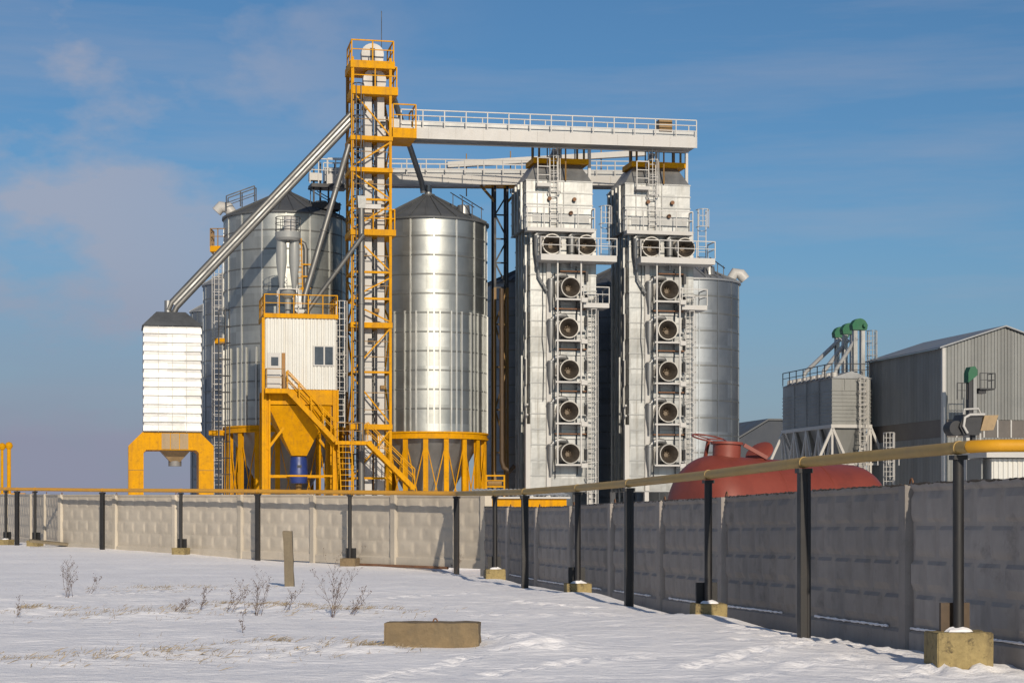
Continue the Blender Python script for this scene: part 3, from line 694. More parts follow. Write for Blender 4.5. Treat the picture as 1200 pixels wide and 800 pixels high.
# frame and hopper
uL, uR = fr.u(308, V0), fr.u(391, V0); zB = z0 - .01
MB().box((u0 + .02, V0 + .03, fr.z(474, 0, V0)), (u1 - .1, V0 + DV - .03, zB)).build('hopper_rim', M['yellow'], t)
zc = fr.z(475, 0, V0); hp = MB(); cx = (fr.u(341, 0) + fr.u(358, 0)) / 2
hp.frustum((cx - .42, cx + .42, -.62, .2, fr.z(534)), (u0 + .15, u1 - .3, V0 + .08, V0 + DV - .1, zc)); hpo = hp.build('hopper', M['yellow'], t)
MB().box((fr.u(326, V0) , V0 + .9, fr.z(502)), (fr.u(371, V0), V0 + .92, fr.z(501))).build('weld_seam', M['brownyel'], hpo)
for uu in (u0 - .05, u1 - .22):
    for vv in (V0 - .12, V0 + DV - .25):
        q = MB(); q.box((uu, vv, -.3), (uu + .09, vv + .32, zB - .01)); q.box((uu + .23, vv, -.3), (uu + .32, vv + .32, zB - .01)); q.box((uu + .09, vv + .13, -.3), (uu + .23, vv + .19, zB - .01))
        q.build('leg', M['yellow'], t)
        sgn = 1 if uu < 0 else -1
        MB().beam((uu + .16, vv + .16, fr.z(528)), (uu + .16 + sgn*.9, vv + .16, fr.z(503)), .14).build('brace', M['yellow'], t)
MB().box((u0 - .20, V0 - .12, -.2), (u0 - .035, V0 + .1, z1 - .01)).build('corner_post', M['yellow'], t)
for vv in (V0 + .1, V0 + DV - .1): MB().beam((u0 + .2, vv, fr.z(558)), (u1 - .2, vv, fr.z(558)), .1).build('tie_beam', M['yellow'], t)
# stair from the door landing down to the right
va = V0 - .85
ld = MB(); ld.box((u0 - .08, va - .05, z0 - .28), (fr.u(337, V0), V0 - .02, z0 - .03)); ldo = ld.build('landing', M['yellow'], t)
MB().rail([(u0, V0 - .05, z0), (u0, va, z0), (fr.u(333, va), va, z0)], 1.05, .7, .025).build('railing', M['brownyel'], t)
def stair(parent, ua, za, ub, zb, v, w=.7, m=M['yellow'], rails=True):
    s_ = MB()
    for vv in (v, v + w): s_.beam((ua, vv, za), (ub, vv, zb), .06, .26)
    n = max(3, int((za - zb) / .22))
    for k in range(1, n): s_.box((ua + (ub-ua)*k/n - .12, v, za + (zb-za)*k/n), (ua + (ub-ua)*k/n + .12, v + w, za + (zb-za)*k/n + .03))
    o = s_.build('staircase', m, parent)
    if rails:
        for vv in (v, v + w): MB().rail([(ua, vv, za + .1), (ub, vv, zb + .1)], 1.0, .9, .024).build('railing', m, o)
    return o
uS = fr.u(337, va); uE = fr.u(393, va)
stair(t, uS, z0 - .12, uE, fr.z(516, 0, va), va)
zl2 = fr.z(516, 0, va)
pl2 = MB().box((uE, va, zl2 - .2), (fr.u(436, va), va + 1.1, zl2)).build('landing', M['yellow'], t)
MB().rail([(uE + .1, va, zl2), (fr.u(425, va), va, zl2)], 1.0, .7, .022).build('railing', M['brownyel'], t)
stair(t, fr.u(431, va), zl2 - .05, fr.u(486, va), fr.z(572, 0, va), va, .8)
MB().ladder((fr.u(409, va), va - .25, .2), (fr.u(404, va), va - .05, zl2), (1, 0, 0), .7, .3, .03).build('ladder', M['yellow'], t)
MB().ladder((fr.u(400, 0), .3, fr.z(500)), (fr.u(400, 0), .3, fr.z(352)), (1, 0, 0), .45, .32, .025, (0, -1, 0)).build('ladder', M['white'], t)
FRC = fr; ZC = z1 + .24
# blue drum hung below the hopper mouth
dr_ = thing('blue_drum', 'blue drum under the mouth of the yellow hopper', 'drum', fr.w(cx, -.2, 0), YAW)
MB().lathe([(.001, fr.z(566)), (.44, fr.z(566)), (.50, fr.z(560)), (.52, fr.z(552)), (.50, fr.z(551)), (.48, fr.z(540)), (.44, fr.z(535.5)), (.001, fr.z(535.5))], 24).build('drum', M['blue'], dr_)
MB().box((-.12, -.53, fr.z(548)), (.12, -.46, fr.z(545))).build('handle', M['dark'], dr_)
MB().tube((0, 0, 0), (0, 0, fr.z(566)), .16, 10).build('foot', M['brownyel'], dr_)
# twin cyclone on the cabin roof
cy = thing('dust_cyclone', 'grey twin cyclone separator standing on the white cabin roof', 'cyclone', fr.w(fr.u(337, 0), -.2, ZC), YAW)
def cz(py): return fr.z(py, 0, -.2) - ZC
for s_ in (-.36, .36):
    MB().lathe([(.27, cz(283)), (.30, cz(290)), (.30, cz(308)), (.11, cz(341))], 20, Matrix.Translation((s_, 0, 0))).build('cone', M['cyclone'], cy)
MB().lathe([(.001, cz(273)), (.72, cz(273)), (.72, cz(280)), (.62, cz(283)), (.001, cz(283))], 24).build('manifold', M['cyclone'], cy)
MB().lathe([(.34, cz(273)), (.34, cz(254)), (.001, cz(253))], 20, Matrix.Translation((.1, 0, 0))).build('outlet', M['white'], cy)
cr = MB()
for z in (256, 263, 271): cr.path([(.78*math.cos(a)*.9, .7*math.sin(a), cz(z)) for a in [2*PI*k/18 for k in range(19)]], .022, 5)
for k in range(9): a = 2*PI*k/9; cr.beam((.7*math.cos(a), .7*math.sin(a), cz(273)), (.7*math.cos(a), .7*math.sin(a), cz(256)), .035)
cr.build('railing', M['dark'], cy)
MB().lathe([(.45, cz(339)), (.47, cz(342)), (.40, cz(347)), (.18, cz(351)), (.18, 0)], 18).build('collector', M['cyclone'], cy)
sf = MB()
for a, b in ((-.55, -.5), (.55, -.5), (-.55, .5), (.55, .5)): sf.beam((a, b, 0), (a, b, cz(340)), .06)
for b in (-.5, .5): sf.beam((-.55, b, cz(340)), (.55, b, cz(340)), .06)
sf.build('stand', M['white'], cy)
pp = thing('exhaust_pipe', 'shiny vertical pipe with yellow ladder beside the twin cyclone', 'pipe', fr.w(fr.u(358.5, 0), .2, ZC), YAW)
MB().path([(0, 0, 0), (0, 0, cz(291)), (-.08, 0, cz(285)), (-.35, 0, cz(282)), (-.9, -.2, cz(281))], .14, 12).build('pipe', M['pipe_z'], pp)
MB().ladder((-.35, -.3, cz(352)), (-.45, -.3, cz(279)), (1, 0, 0), .35, .3, .03).build('ladder', M['yellow'], pp)
for k in range(4): MB().box((-.3, -.26, cz(352 - 14*k)), (.28, -.21, cz(350.5 - 14*k))).build('bracket', M['yellow'], pp)
MB().tube((-.55, -.3, cz(370)), (-.55, -.3, cz(322)), .13, 10).build('silencer', M['zinc'], pp)
bl = thing('roof_blower', 'small blower with motor on the cabin roof right of the cyclone legs', 'blower', fr.w(fr.u(351, 0), -.4, ZC), YAW)
MB().lathe([(.001, -.15), (.33, -.15), (.33, .15), (.001, .15)], 18, Matrix.Translation((0, 0, .5)) @ Matrix.Rotation(PI/2, 4, 'X')).build('casing', M['zinc_d'], bl)
MB().tube((0, .15, .5), (0, .5, .5), .16, 12).build('motor', M['grey_paint'], bl); MB().box((-.3, -.25, 0), (.3, .5, .2)).build('base', M['brownyel'], bl)
MB().box((-.18, -.12, .6), (.05, .12, 1.15)).build('duct', M['zinc'], bl)

# ------------------------------------------------------------------ yellow elevator tower
fr = Fr(436.5, 108); t = thing('elevator_tower', 'tall yellow lattice tower, the highest thing in the photo', 'tower', fr.loc, YAW)
V0 = -1.2; u0, u1 = fr.u(413, V0), fr.u(457.5, V0); V1 = 1.2; zt = fr.z(72, 0, V0)
for uu in (u0, u1):
    for vv in (V0, V1): MB().beam((uu, vv, -.2), (uu, vv, zt + .2), .15).build('corner_post', M['yellow'] if vv == V0 else M['brownyel'], t)  # rear posts: shade inside the tower put into the browner colour
def tplat(py, rail=True, ext=0, thick=.34, l=0, mm=M['yellow']):
    z = fr.z(py, 0, V0)
    o = MB().box((u0 - .12 - l, V0 - .15, z - thick), (u1 + .12 + ext, V1 + .12, z)).build('platform', mm, t)
    if rail: MB().rail([(u0 - l, V1, z), (u0 - .05 - l, V0 - .08, z), (u1 + .05 + ext, V0 - .08, z), (u1 + .05 + ext, V1, z)], 1.15, 1.2, .035).build('railing', mm, o)
    return z
tplat(72, True, .12, .42); tplat(102, True, .3, .45, -.1)
for py in (160, 197): tplat(py, False, 0, .24)
for py in (269,): tplat(py, True, .18, .34)
for py in (378, 497): tplat(py, False, -.02, .3)
for py in (234, 319, 350, 436, 560):
    z = fr.z(py, 0, V0)
    for vv in (V0, V1): MB().beam((u0, vv, z), (u1, vv, z), .12).build('cross_beam', M['yellow'], t)
    for uu in (u0, u1): MB().beam((uu, V0, z), (uu, V1, z), .12).build('cross_beam', M['yellow'], t)
lv = [102, 160, 197, 234, 269, 319, 350, 378, 436, 497, 560]
for k in range(len(lv) - 1):
    za, zb = fr.z(lv[k], 0, V0) - .3, fr.z(lv[k+1], 0, V0) + .05
    a, b = (u0, u1) if k % 2 == 0 else (u1, u0)
    MB().beam((a, V0 - .02, za), (b, V0 - .02, zb), .075).build('brace', M['yellow'], t)
    MB().beam((b, V1, za), (a, V1, zb), .09).build('brace', M['brownyel'], t)  # rear brace in the browner colour, inner shade included
    MB().beam((u0, V1 if k % 2 else V0, za), (u0, V0 if k % 2 else V1, zb), .08).build('brace', M['yellow'], t)
    MB().beam((u1, V0 if k % 2 else V1, za), (u1, V1 if k % 2 else V0, zb), .08).build('brace', M['yellow'], t)
# side platform towards the upper gallery
z = fr.z(149, 0, V0); ux = fr.u(488, V0)
o = MB().box((u1 + .12, V0 - .1, z - .55), (ux, V1 + .1, z)).build('platform', M['yellow'], t)
MB().rail([(u1 + .15, V0 - .05, z), (ux - .04, V0 - .05, z), (ux - .04, V1, z)], 1.35, 1.2, .035).build('railing', M['yellow'], o)
MB().tube((u0 + 2.0, V1, zt), (u0 + 2.0, V1, fr.z(6)), .022, 6).build('lightning_rod', M['dark'], t)
MB().ladder((u1 - .35, V1 - .3, .3), (u1 - .35, V1 - .3, fr.z(105)), (1, 0, 0), .5, .35, .03).build('ladder', M['brownyel'], t)
TFR = fr
MB().ladder((u0 + .32, V0 + .3, .3), (u0 + .32, V0 + .3, fr.z(105)), (1, 0, 0), .4, .35, .03, (0, -1, 0)).build('caged_ladder', M['dark'], t)
for uu, vv, rr_ in ((u0 + 1.22, .0, .05), (u0 + 1.30, -.05, .035), (u1 - .25, .5, .06), (u0 + .55, .6, .07)): MB().tube((uu, vv, .2), (uu, vv, fr.z(112)), rr_, 6).build('dark_filler_pipe', M['dark'], t)  # extra dark pipes added between the casings to darken the tower's inside
for k, py in enumerate((128, 145, 178, 215, 300, 335, 365, 400, 415, 455, 475, 520, 540)):
    z = fr.z(py, 0, V0); uu = u0 + .6 + .35*((k*7) % 4)
    MB().box((uu, V0 + .25, z), (uu + .28, V0 + .5, z + .2)).build('bracket', M['dark'] if k % 3 else M['brownyel'], t)
for py in (140, 178, 216, 252, 300, 335, 400, 418, 460, 480, 525): MB().beam((u0, V0 - .02, fr.z(py, 0, V0)), (u1, V0 - .02, fr.z(py, 0, V0)), .045).build('rail_bar', M['brownyel'], t)
# bucket elevators inside the tower: two legs each, domed head across both
def bucket_elev(px, v, py_top, gap, w, label):
    f2 = TFR; uu = f2.u(px, v); r = thing('bucket_elevator', label, 'bucket elevator', f2.w(uu, v, 0), YAW, 'white bucket elevators in the yellow tower')
    z = f2.z(py_top, 0, v)
    for s_ in (-1, 1):
        o = MB().box((s_*gap - w/2, -.17, .1), (s_*gap + w/2, .17, z)).build('casing', M['white'], r)
        zz = 2.0
        while zz < z - .5: MB().box((s_*gap - w/2 - .03, -.20, zz), (s_*gap + w/2 + .03, .20, zz + .06)).build('flange', M['zinc_d'], o); zz += 2.6
    MB().box((-gap - w, -.3, -.1), (gap + w, .3, .9)).build('boot', M['grey_paint'], r)
    e = gap + w/2 + .06; h = MB()
    h.prism([(-e, z), (-e - .04, z + .42)] + [(-(e + .04)*math.cos(a), z + .42 + .58*math.sin(a)) for a in [PI*k/10 for k in range(1, 10)]] + [(e + .04, z + .42), (e, z)], -.27, .27)
    ho = h.build('head', M['white'], r)
    MB().box((-.02 - .13, -.29, z + .02), (.13, -.272, z + .72)).build('panel', M['dark'], ho)
    MB().tube((.0, .27, z + .45), (0, .6, z + .45), .22, 14).build('motor', M['dark'], ho)
    MB().box((-e - .04, -.3, z - .12), (e + .04, .3, z - .002)).build('collar', M['dark'], ho)
    return r
bucket_elev(436, .45, 72.5, .33, .44, 'rear white bucket elevator whose domed head is the very top of the yellow tower')
bucket_elev(438.5, -.45, 102.5, .36, .40, 'front white bucket elevator whose domed head sits on the second platform of the yellow tower')
# long grey downpipe in front of the tower
p0 = fr.w(fr.u(423.5, V0 - .35), V0 - .35, 0); gpipe = thing('drop_pipe', 'straight vertical steel pipe down the front of the yellow tower', 'pipe', p0, YAW)
MB().tube((0, 0, .1), (0, 0, fr.z(244)), .17, 14).build('pipe', M['pipe_z'], gpipe)
MB().frustum((-.2, .2, -.2, .2, fr.z(250)), (-.25, .25, -.25, .25, fr.z(236))).build('inlet_box', M['zinc'], gpipe)
for py in (300, 360, 420, 480, 540): MB().tube((0, 0, fr.z(py)), (0, 0, fr.z(py) + .08), .21, 14).build('flange', M['pipe_z'], gpipe)
MB().box((.2, -.15, fr.z(250)), (1.1, .15, fr.z(245))).build('arm', M['white'], gpipe)

# ------------------------------------------------------------------ spouts
def spout(label, pts, r, m, twin=False, n=12):
    o = Vector(pts[-1]); root = thing('grain_spout', label, 'spout', o, 0, 'steel grain spouts')
    loc = [Vector(p) - o for p in pts]
    if twin:
        d = (loc[1] - loc[0]).normalized(); up = d.cross(Vector((0, 1, 0))).normalized()
        if up.z < 0: up = -up
        for s_ in (-.19, .19): MB().path([p + up * s_ for p in loc], r, n).build('pipe', m, root)
        MB().beam(loc[0], loc[1], .16, .34, up).build('web', M['zinc_d'], root)
    else: MB().path(loc, r, n).build('pipe', m, root)
    L = (loc[1] - loc[0]).length; d = (loc[1] - loc[0]).normalized()
    for k in range(1, int(L / 2.6)):
        c = loc[0] + d * 2.6 * k
        if not twin: MB().tube(c - d*.04, c + d*.04, r + .04, n).build('flange', m, root)
    return root
spout('longest twin steel spout running down to the white ribbed bin', [P(414, 136, 107.0), P(204, 357, 104.9), P(200, 366, 104.9)], .165, M['pipe_z'], True)
spout('steep steel spout from the tower to the cabin roof', [P(409, 170, 106.8), P(357, 347, 105.6), P(356, 362, 105.6)], .17, M['pipe_z'])
spout('short steel spout slanting from the drop pipe towards the cabin roof', [P(426, 275, 106.0), P(362, 362, 106.2), P(360, 370, 106.2)], .13, M['pipe_z'])
spout('dark spout from the tower top to the shiny silo roof', [P(459, 108, 108.4), P(494, 213, 113.6), P(496, 226, 113.8)], .17, M['pipe_dk'])

# ------------------------------------------------------------------ galleries
def gallery(label, A, B, hh, hrail, wd=1.5, dark_end=False):
    A = Vector(A); B = Vector(B); yaw = math.atan2(B.y - A.y, B.x - A.x); L = math.hypot(B.x - A.x, B.y - A.y); dz = B.z - A.z
    t = thing('conveyor_gallery', label, 'conveyor gallery', A, yaw, 'white conveyor galleries')
    def zz(u): return dz * u / L
    def sheared(mb): mb.v = [(x, y, z + zz(x)) for x, y, z in mb.v]; return mb
    sheared(MB().box((0, .0, 0), (L, wd, .12))).build('floor', M['zinc_d'], t)
    for vv in (-.04, wd): sheared(MB().box((0, vv, -.06), (L, vv + .04, hh*.55))).build('side_beam', M['white'], t)
    sheared(MB().box((-.1, wd*.25, .15), (L + .1, wd*.75, hh))).build('conveyor_casing', M['grey_paint'], t)
    nn = int(L / 1.5)
    for k in range(nn + 1):
        u = L * k / nn; sheared(MB().box((u - .03, -.07, -.07), (u + .03, -.042, hh*.55))).build('rib', M['white'], t)
    for vv in (-.02, wd + .02):
        sheared(MB().rail([(0, vv, hh*.55), (L, vv, hh*.55)], hrail, 1.25, .03, (.35, .68))).build('railing', M['white'], t)
    return t, yaw, L
gA, gB = P(470, 160.5, 108.0), P(816, 172.5, 111.7)
gu, yawu, Lu = gallery('upper white conveyor gallery from the tower across both dryers', gA, gB, 1.05, 1.0)
MB().frustum((-1.5, .0, .3, 1.2, .1), (-1.0, .0, .4, 1.1, 1.2)).build('inlet_chute', M['white'], gu)
MB().box((Lu - 2.2, .3, 1.06), (Lu - 1.4, 1.0, 1.75)).build('drive', M['brownyel'], gu)
gC, gD = P(384, 214, 114.0), P(742, 216.5, 119.2)
gl, yawl, Ll = gallery('lower white conveyor gallery behind the tower, above the shiny silo', gC, gD, .95, .95)
for k in range(4):
    MB().beam((-.8 + k*.45, .3 + .3*(k % 2), -3.2), (-.8 + k*.45, .3 + .3*(k % 2), .9 + .4*(k % 2)), .10).build('support_post', M['dark'], gl)
MB().box((-1.0, -.1, -.3), (1.2, 1.2, -.08)).build('platform', M['dark'], gl)
MB().box((-.9, .0, -1.6), (.8, 1.0, -1.2)).build('platform', M['dark'], gl)
MB().box((-1.1, -.05, .1), (-.35, .5, .55)).build('drive', M['white'], gl)
MB().rail([(-1.1, -.1, -.1), (1.0, -.1, -.1)], 1.5, .5, .03).build('railing', M['white'], gl)
a, b = P(524, 193.5, 118.2), P(756, 179.5, 121.0)
ec = thing('enclosed_conveyor', 'white enclosed conveyor rising gently above the lower gallery', 'conveyor', a, math.atan2(b.y-a.y, b.x-a.x)); L = math.hypot(b.x-a.x, b.y-a.y); dz = b.z - a.z
MB().beam((0,0,0), (L,0,dz), .45, .36).build('casing', M['white'], ec)
for f in (.1, .32, .55, .78): MB().beam((L*f, .3, dz*f - 2), (L*f, .3, dz*f + .7), .06).build('hanger', M['brownyel'], ec)
# small rusty junction box left of the gallery end
# trestle
fr = Fr(586.5, 117.5); t = thing('gallery_trestle', 'dark lattice trestle column with yellow head under the lower gallery', 'trestle', fr.loc, YAW)
uu = (fr.u(580), fr.u(594.5)); zt = fr.z(218)
for a in uu:
    for v in (0, .75): 
        MB().beam((a, v, -.2), (a, v, fr.z(337)), .16).build('column', M['brownyel'], t); MB().beam((a, v, fr.z(337)), (a, v, zt), .14).build('column', M['dark'], t)
lz = [zt - .5, fr.z(252), fr.z(280), fr.z(308), fr.z(337), fr.z(380), fr.z(430), fr.z(480), fr.z(530)]
for k in range(len(lz) - 1):
    a, b = uu if k % 2 else uu[::-1]
    MB().beam((a, -.04, lz[k]), (b, -.04, lz[k+1]), .09).build('brace', M['dark'] if k < 4 else M['brownyel'], t)
    MB().beam((uu[0], 0, lz[k+1]), (uu[1], 0, lz[k+1]), .09).build('cross_beam', M['dark'] if k < 4 else M['brownyel'], t)
MB().box((fr.u(561), -.15, zt), (fr.u(612), .9, fr.z(214.5))).build('head_beam', M['yellow'], t)
MB().beam((fr.u(563), 0, zt), (uu[0], 0, fr.z(237)), .14).build('strut', M['brownyel'], t); MB().beam((fr.u(610), 0, zt), (uu[1], 0, fr.z(237)), .14).build('strut', M['brownyel'], t)

# ------------------------------------------------------------------ grain dryers
fr = Fr(658, 112); dry = thing('grain_dryer', 'left silver grain dryer with a column of five fans, next to the dark trestle', 'grain dryer', fr.loc, YAW, 'silver grain dryers')
t = dry; D = 4.2
ua, ub = fr.u(621.5), fr.u(698.5)                 # lower shaft
uw, ux_ = fr.u(616.5), fr.u(694)                  # upper box
zk = fr.z(268)                                    # shoulder between them
z0 = fr.z(575); zu = fr.z(212.5)
def ribbed(mb, u0, u1, v0, v1, za, zb, step, r=.035):
    mb.box((u0, v0, za), (u1, v1, zb)); n = max(1, round((zb - za) / step)); mb.cur = 1
    for k in range(n + 1):
        z = za + (zb - za) * k / n; mb.box((u0 - r, v0 - r, z - .035), (u1 + r, v1 + r, z + .035))
    return mb
ribbed(MB(), ua, ub, 0, D, z0, zk, .92).build('lower_shaft', [M['zinc'], M['zinc_d']], t, angle=20)
ribbed(MB(), uw, ux_, -.05, D, zk + .01, zu, .78).build('upper_box', [M['zinc'], M['zinc_d']], t, angle=20)
for k in range(1, 5):                              # upright ribs of the shaded side wall
    v = D * k / 5; MB().box((ua - .16, v - .05, z0), (ua - .037, v + .05, zk)).build('side_rib', M['zinc'], t); MB().box((uw - .16, v - .05, zk + .02), (uw - .037, v + .05, zu)).build('side_rib', M['zinc'], t)
for px in (629, 660): MB().box((fr.u(px), -.12, zk + .02), (fr.u(px) + .04, -.088, zu)).build('front_rib', M['zinc_d'], t)
MB().frustum((uw + .02, ux_ - .02, 0, D, zu + .04), (fr.u(632), fr.u(682), .8, D - .8, fr.z(188))).build('hood', M['zinc_d'], t)
zpt = fr.z(184); pt = MB().box((fr.u(627), .4, fr.z(190)), (fr.u(692), 2.6, zpt)).build('top_platform', M['yellow'], t)
MB().rail([(fr.u(627), .45, zpt), (fr.u(692), .45, zpt)], 1.1, .8, .03).build('railing', M['dark'], pt)
for k, px in enumerate((629, 637, 661, 682, 690)): MB().beam((fr.u(px), 1.2, zpt), (fr.u(px), 1.2, zpt + (.95 if k != 2 else 1.05)), .11).build('stub_post', M['brownyel'], t)
MB().tube((fr.u(648), 1.0, fr.z(195)), (fr.u(655), 1.0, fr.z(172)), .18, 10).build('inlet', M['zinc_d'], t)
MB().beam((fr.u(693), .5, fr.z(268)), (fr.u(693), .5, fr.z(172.5)), .17).build('gallery_column', M['white'], t)
# electric box with its own frame, and ladder up the front of the hood
fb = MB(); fb.rail([(fr.u(628), -.5, fr.z(217)), (fr.u(642), -.5, fr.z(217)), (fr.u(642), .1, fr.z(217))], 1.5, .7, .03, (.33, .66)); fb.box((fr.u(627), -.6, fr.z(221)), (fr.u(643), .0, fr.z(217))); fb.build('access_platform', M['white'], t)
MB().ladder((fr.u(648), -.3, fr.z(268)), (fr.u(648), -.1, fr.z(165)), (1, 0, 0), .45, .3, .024, (0, -1, 0)).build('ladder', M['white'], t)
MB().tube((fr.u(662), -.18, fr.z(212)), (fr.u(662), -.18, fr.z(168)), .05, 8).build('drain_pipe', M['brownyel'], t)
# platforms with railings
def dplat(pyf, px0, px1, h=1.0, v0=-1.3, th=.3, v1=-.06):
    z = fr.z(pyf, 0, v0); a, b = fr.u(px0, v0), fr.u(px1, v0)
    o = MB().box((a, v0, z - th), (b, v1, z)).build('platform', M['white'], t)
    MB().rail([(a, v1, z), (a, v0 + .03, z), (b, v0 + .03, z), (b, v1, z)], h, 1.15, .027).build('railing', M['white'], o)
    return z
dplat(267, 618, 697, 1.2, -.8, .22); dplat(298, 634, 723, 1.0, -1.5, .36); dplat(354, 684, 714, .95, -1.0, .28, .6)
# fans
def make_fan(r):
    m4 = Matrix.Rotation(PI/2, 4, 'X')
    h = MB(); h.lathe([(r + .12, .0), (r, .06), (r, 1.0), (r + .03, 1.02), (r + .03, 1.07), (r - .03, 1.07), (r - .05, .12), (.001, .10)], 28, m4)
    ho = h.build('fan', M['fanshell'], t)
    MB().lathe([(r - .055, .125), (.002, .11), (.002, .12), (r - .052, 1.05)], 28, m4).build('lining', M['fan_in'], ho)
    MB().tube((-.05, -.12, -.08), (-.05, -.62, -.08), .13, 10).build('motor', M['fanblade'], ho)
    bl = MB()
    for k in range(7):
        a = 2*PI*k/7; ca, sa = math.cos(a), math.sin(a); R4 = Matrix.Rotation(a, 4, 'Y')
        bl.add([R4 @ Vector(p) for p in ((.1, -.40, -.04), (r - .1, -.36, -.10), (r - .1, -.50, .10), (.1, -.48, .05))], [(0, 1, 2, 3)])
    bl.build('blade', M['fanblade'], ho)
    MB().box((-.45, -.55, -.30), (.45, -.45, -.22)).build('motor_mount', M['fanblade'], ho)
    return ho
f0 = make_fan(.58)
def fcyc():
    c = MB(); c.lathe([(.001, .62), (.21, .62), (.21, .55), (.24, .55), (.24, .5), (.21, .48), (.20, -.25), (.09, -.95), (.09, -1.25)], 16)
    return c.build('dust_collector', M['zinc_d'], t)
c0 = fcyc()
def felb():
    e = MB(); e.path([(-.62, 0, .35), (-.45, 0, .55), (-.15, 0, .62), (.15, .02, .60), (.3, .2, .5)], [.13, .15, .16, .16, .15], 10)
    return e.build('elbow_duct', M['zinc_d'], t)
e0 = felb()
rows = [336.5, 384, 433, 481.5, 531]
first = True
for py in rows + [(286.5, 648), (286.5, 688)]:
    px, yy, v = (668, py, -.02) if not isinstance(py, tuple) else (py[1], py[0], -.12)
    pos = Vector((fr.u(px, v - 1.0), v, fr.z(yy, 0, v - 1.0)))
    if first: fo, co, eo = f0, c0, e0; first = False
    else: fo, co, eo = copy_tree(f0, t), copy_tree(c0, t), copy_tree(e0, t)
    fo.location = pos; fo.rotation_euler = (0, random.uniform(-.9, .9), random.uniform(-.07, .05)); co.location = pos + Vector((-1.0 if py in rows else -.78, -.32, -.05)); eo.location = pos + Vector((-.30, -.3, .18))
# pipe frame in front of the fans
for px in (653.5, 681): MB().beam((fr.u(px, -1.15), -1.15, fr.z(546)), (fr.u(px, -1.15), -1.15, fr.z(303)), .085).build('frame_post', M['white'], t)
for py in (353, 401, 449, 497, 545):
    z = fr.z(py); MB().box((fr.u(651, -1.15), -1.22, z - .05), (fr.u(686, -1.15), -1.08, z + .05)).build('frame_bar', M['white'], t)
    MB().box((fr.u(651), -1.08, z - .03), (fr.u(683), -.02, z + .02)).build('walkway', M['zinc_d'], t)
    MB().box((fr.u(681, -1.2), -1.3, z - .16), (fr.u(688, -1.2), -.7, z + .10)).build('junction_box', M['white'], t)
for k, py in enumerate(rows): MB().box((fr.u(655), -.10, fr.z(py - 17)), (fr.u(686), -.04, fr.z(py - 22))).build('access_panel', M['zinc'], t)
MB().box((fr.u(640), -.14, z0), (fr.u(645), -.04, fr.z(303))).build('corner_trim', M['white'], t)
MB().path([(fr.u(631, -.3), -.3, fr.z(303)), (fr.u(631, -.3), -.3, fr.z(325)), (fr.u(641, -.3), -.3, fr.z(342))], .07, 8).build('drain_pipe', M['zinc_d'], t)
MB().ladder((fr.u(693, -.25), -.25, 0), (fr.u(693, -.25), -.25, fr.z(345)), (1, 0, 0), .5, .3, .024, (0, -1, 0)).build('ladder', M['white'], t)
MB().ladder((fr.u(709, .3), .3, fr.z(302)), (fr.u(709, .3), .3, fr.z(240)), (1, 0, 0), .5, .3, .026, (0, -1, 0)).build('ladder', M['white'], t)
MB().box((fr.u(616), -.06, z0 - 1.2), (fr.u(621.3), .25, fr.z(497))).build('leg', M['white'], t)
for px in (640, 690, 620): 
    for v in (-.03, D - .4): MB().box((fr.u(px), v, -.2), (fr.u(px) + .26, v + .35, z0 - .01)).build('leg', M['white'], t)
for k in range(5): MB().box((ua - .16, .5 + k*.0, fr.z(560 - 55*k)), (ua - .095, .9, fr.z(530 - 55*k))).build('side_hatch', M['white'], t)
for k in range(9): MB().tube((ua - .24, .2, fr.z(570 - 12*k)), (ua - .1, .2, fr.z(570 - 12*k)), .07, 8).build('nozzle', M['white'], t)
MB().beam((ua - .22, 1.4, 0), (ua - .22, 1.4, fr.z(415)), .09).build('side_pipe', M['zinc'], t)
rc = random.Random(11)
for px, v, za_, zb_, rad_ in ((650, -.14, 320, 560, .03), (657, -.14, 305, 520, .022), (676, -.16, 312, 556, .03), (636, -.12, 306, 470, .022)):
    pts_ = [(fr.u(px + rc.uniform(-1.2, 1.2), v), v, fr.z(za_ + (zb_ - za_) * k / 9)) for k in range(10)]
    MB().path(pts_, rad_, 5).build('cable', M['dark'], t)
for k, py in enumerate((318, 342, 362, 388, 409, 440, 458, 486, 508, 540)):
    z = fr.z(py); MB().box((fr.u(655 - (k % 3)*3), -.35, z - .05), (fr.u(686), -.10, z + .02)).build('bracket', M['zinc_d'] if k % 2 else M['rust'], t)
for k in range(9): MB().box((fr.u(684.5 + (k % 2)), -.4, fr.z(330 + 26*k)), (fr.u(687.5), -.12, fr.z(318 + 26*k))).build('bracket', M['dark'], t)
for px, py in ((672, 234), (643, 234), (668, 250)): MB().tube((fr.u(px), -.13, fr.z(py)), (fr.u(px), -.30, fr.z(py)), .12, 10).build('sight_port', M['rust'], t)
MB().box((fr.u(624), -.10, fr.z(262)), (fr.u(690), -.089, fr.z(251))).build('louvre_strip', M['zinc_d'], t)
# second dryer
fr2 = Fr(773, 113.2); d2 = copy_tree(dry); d2.location = fr2.loc
d2['label'] = 'right silver grain dryer with a column of five fans, above the red tank'

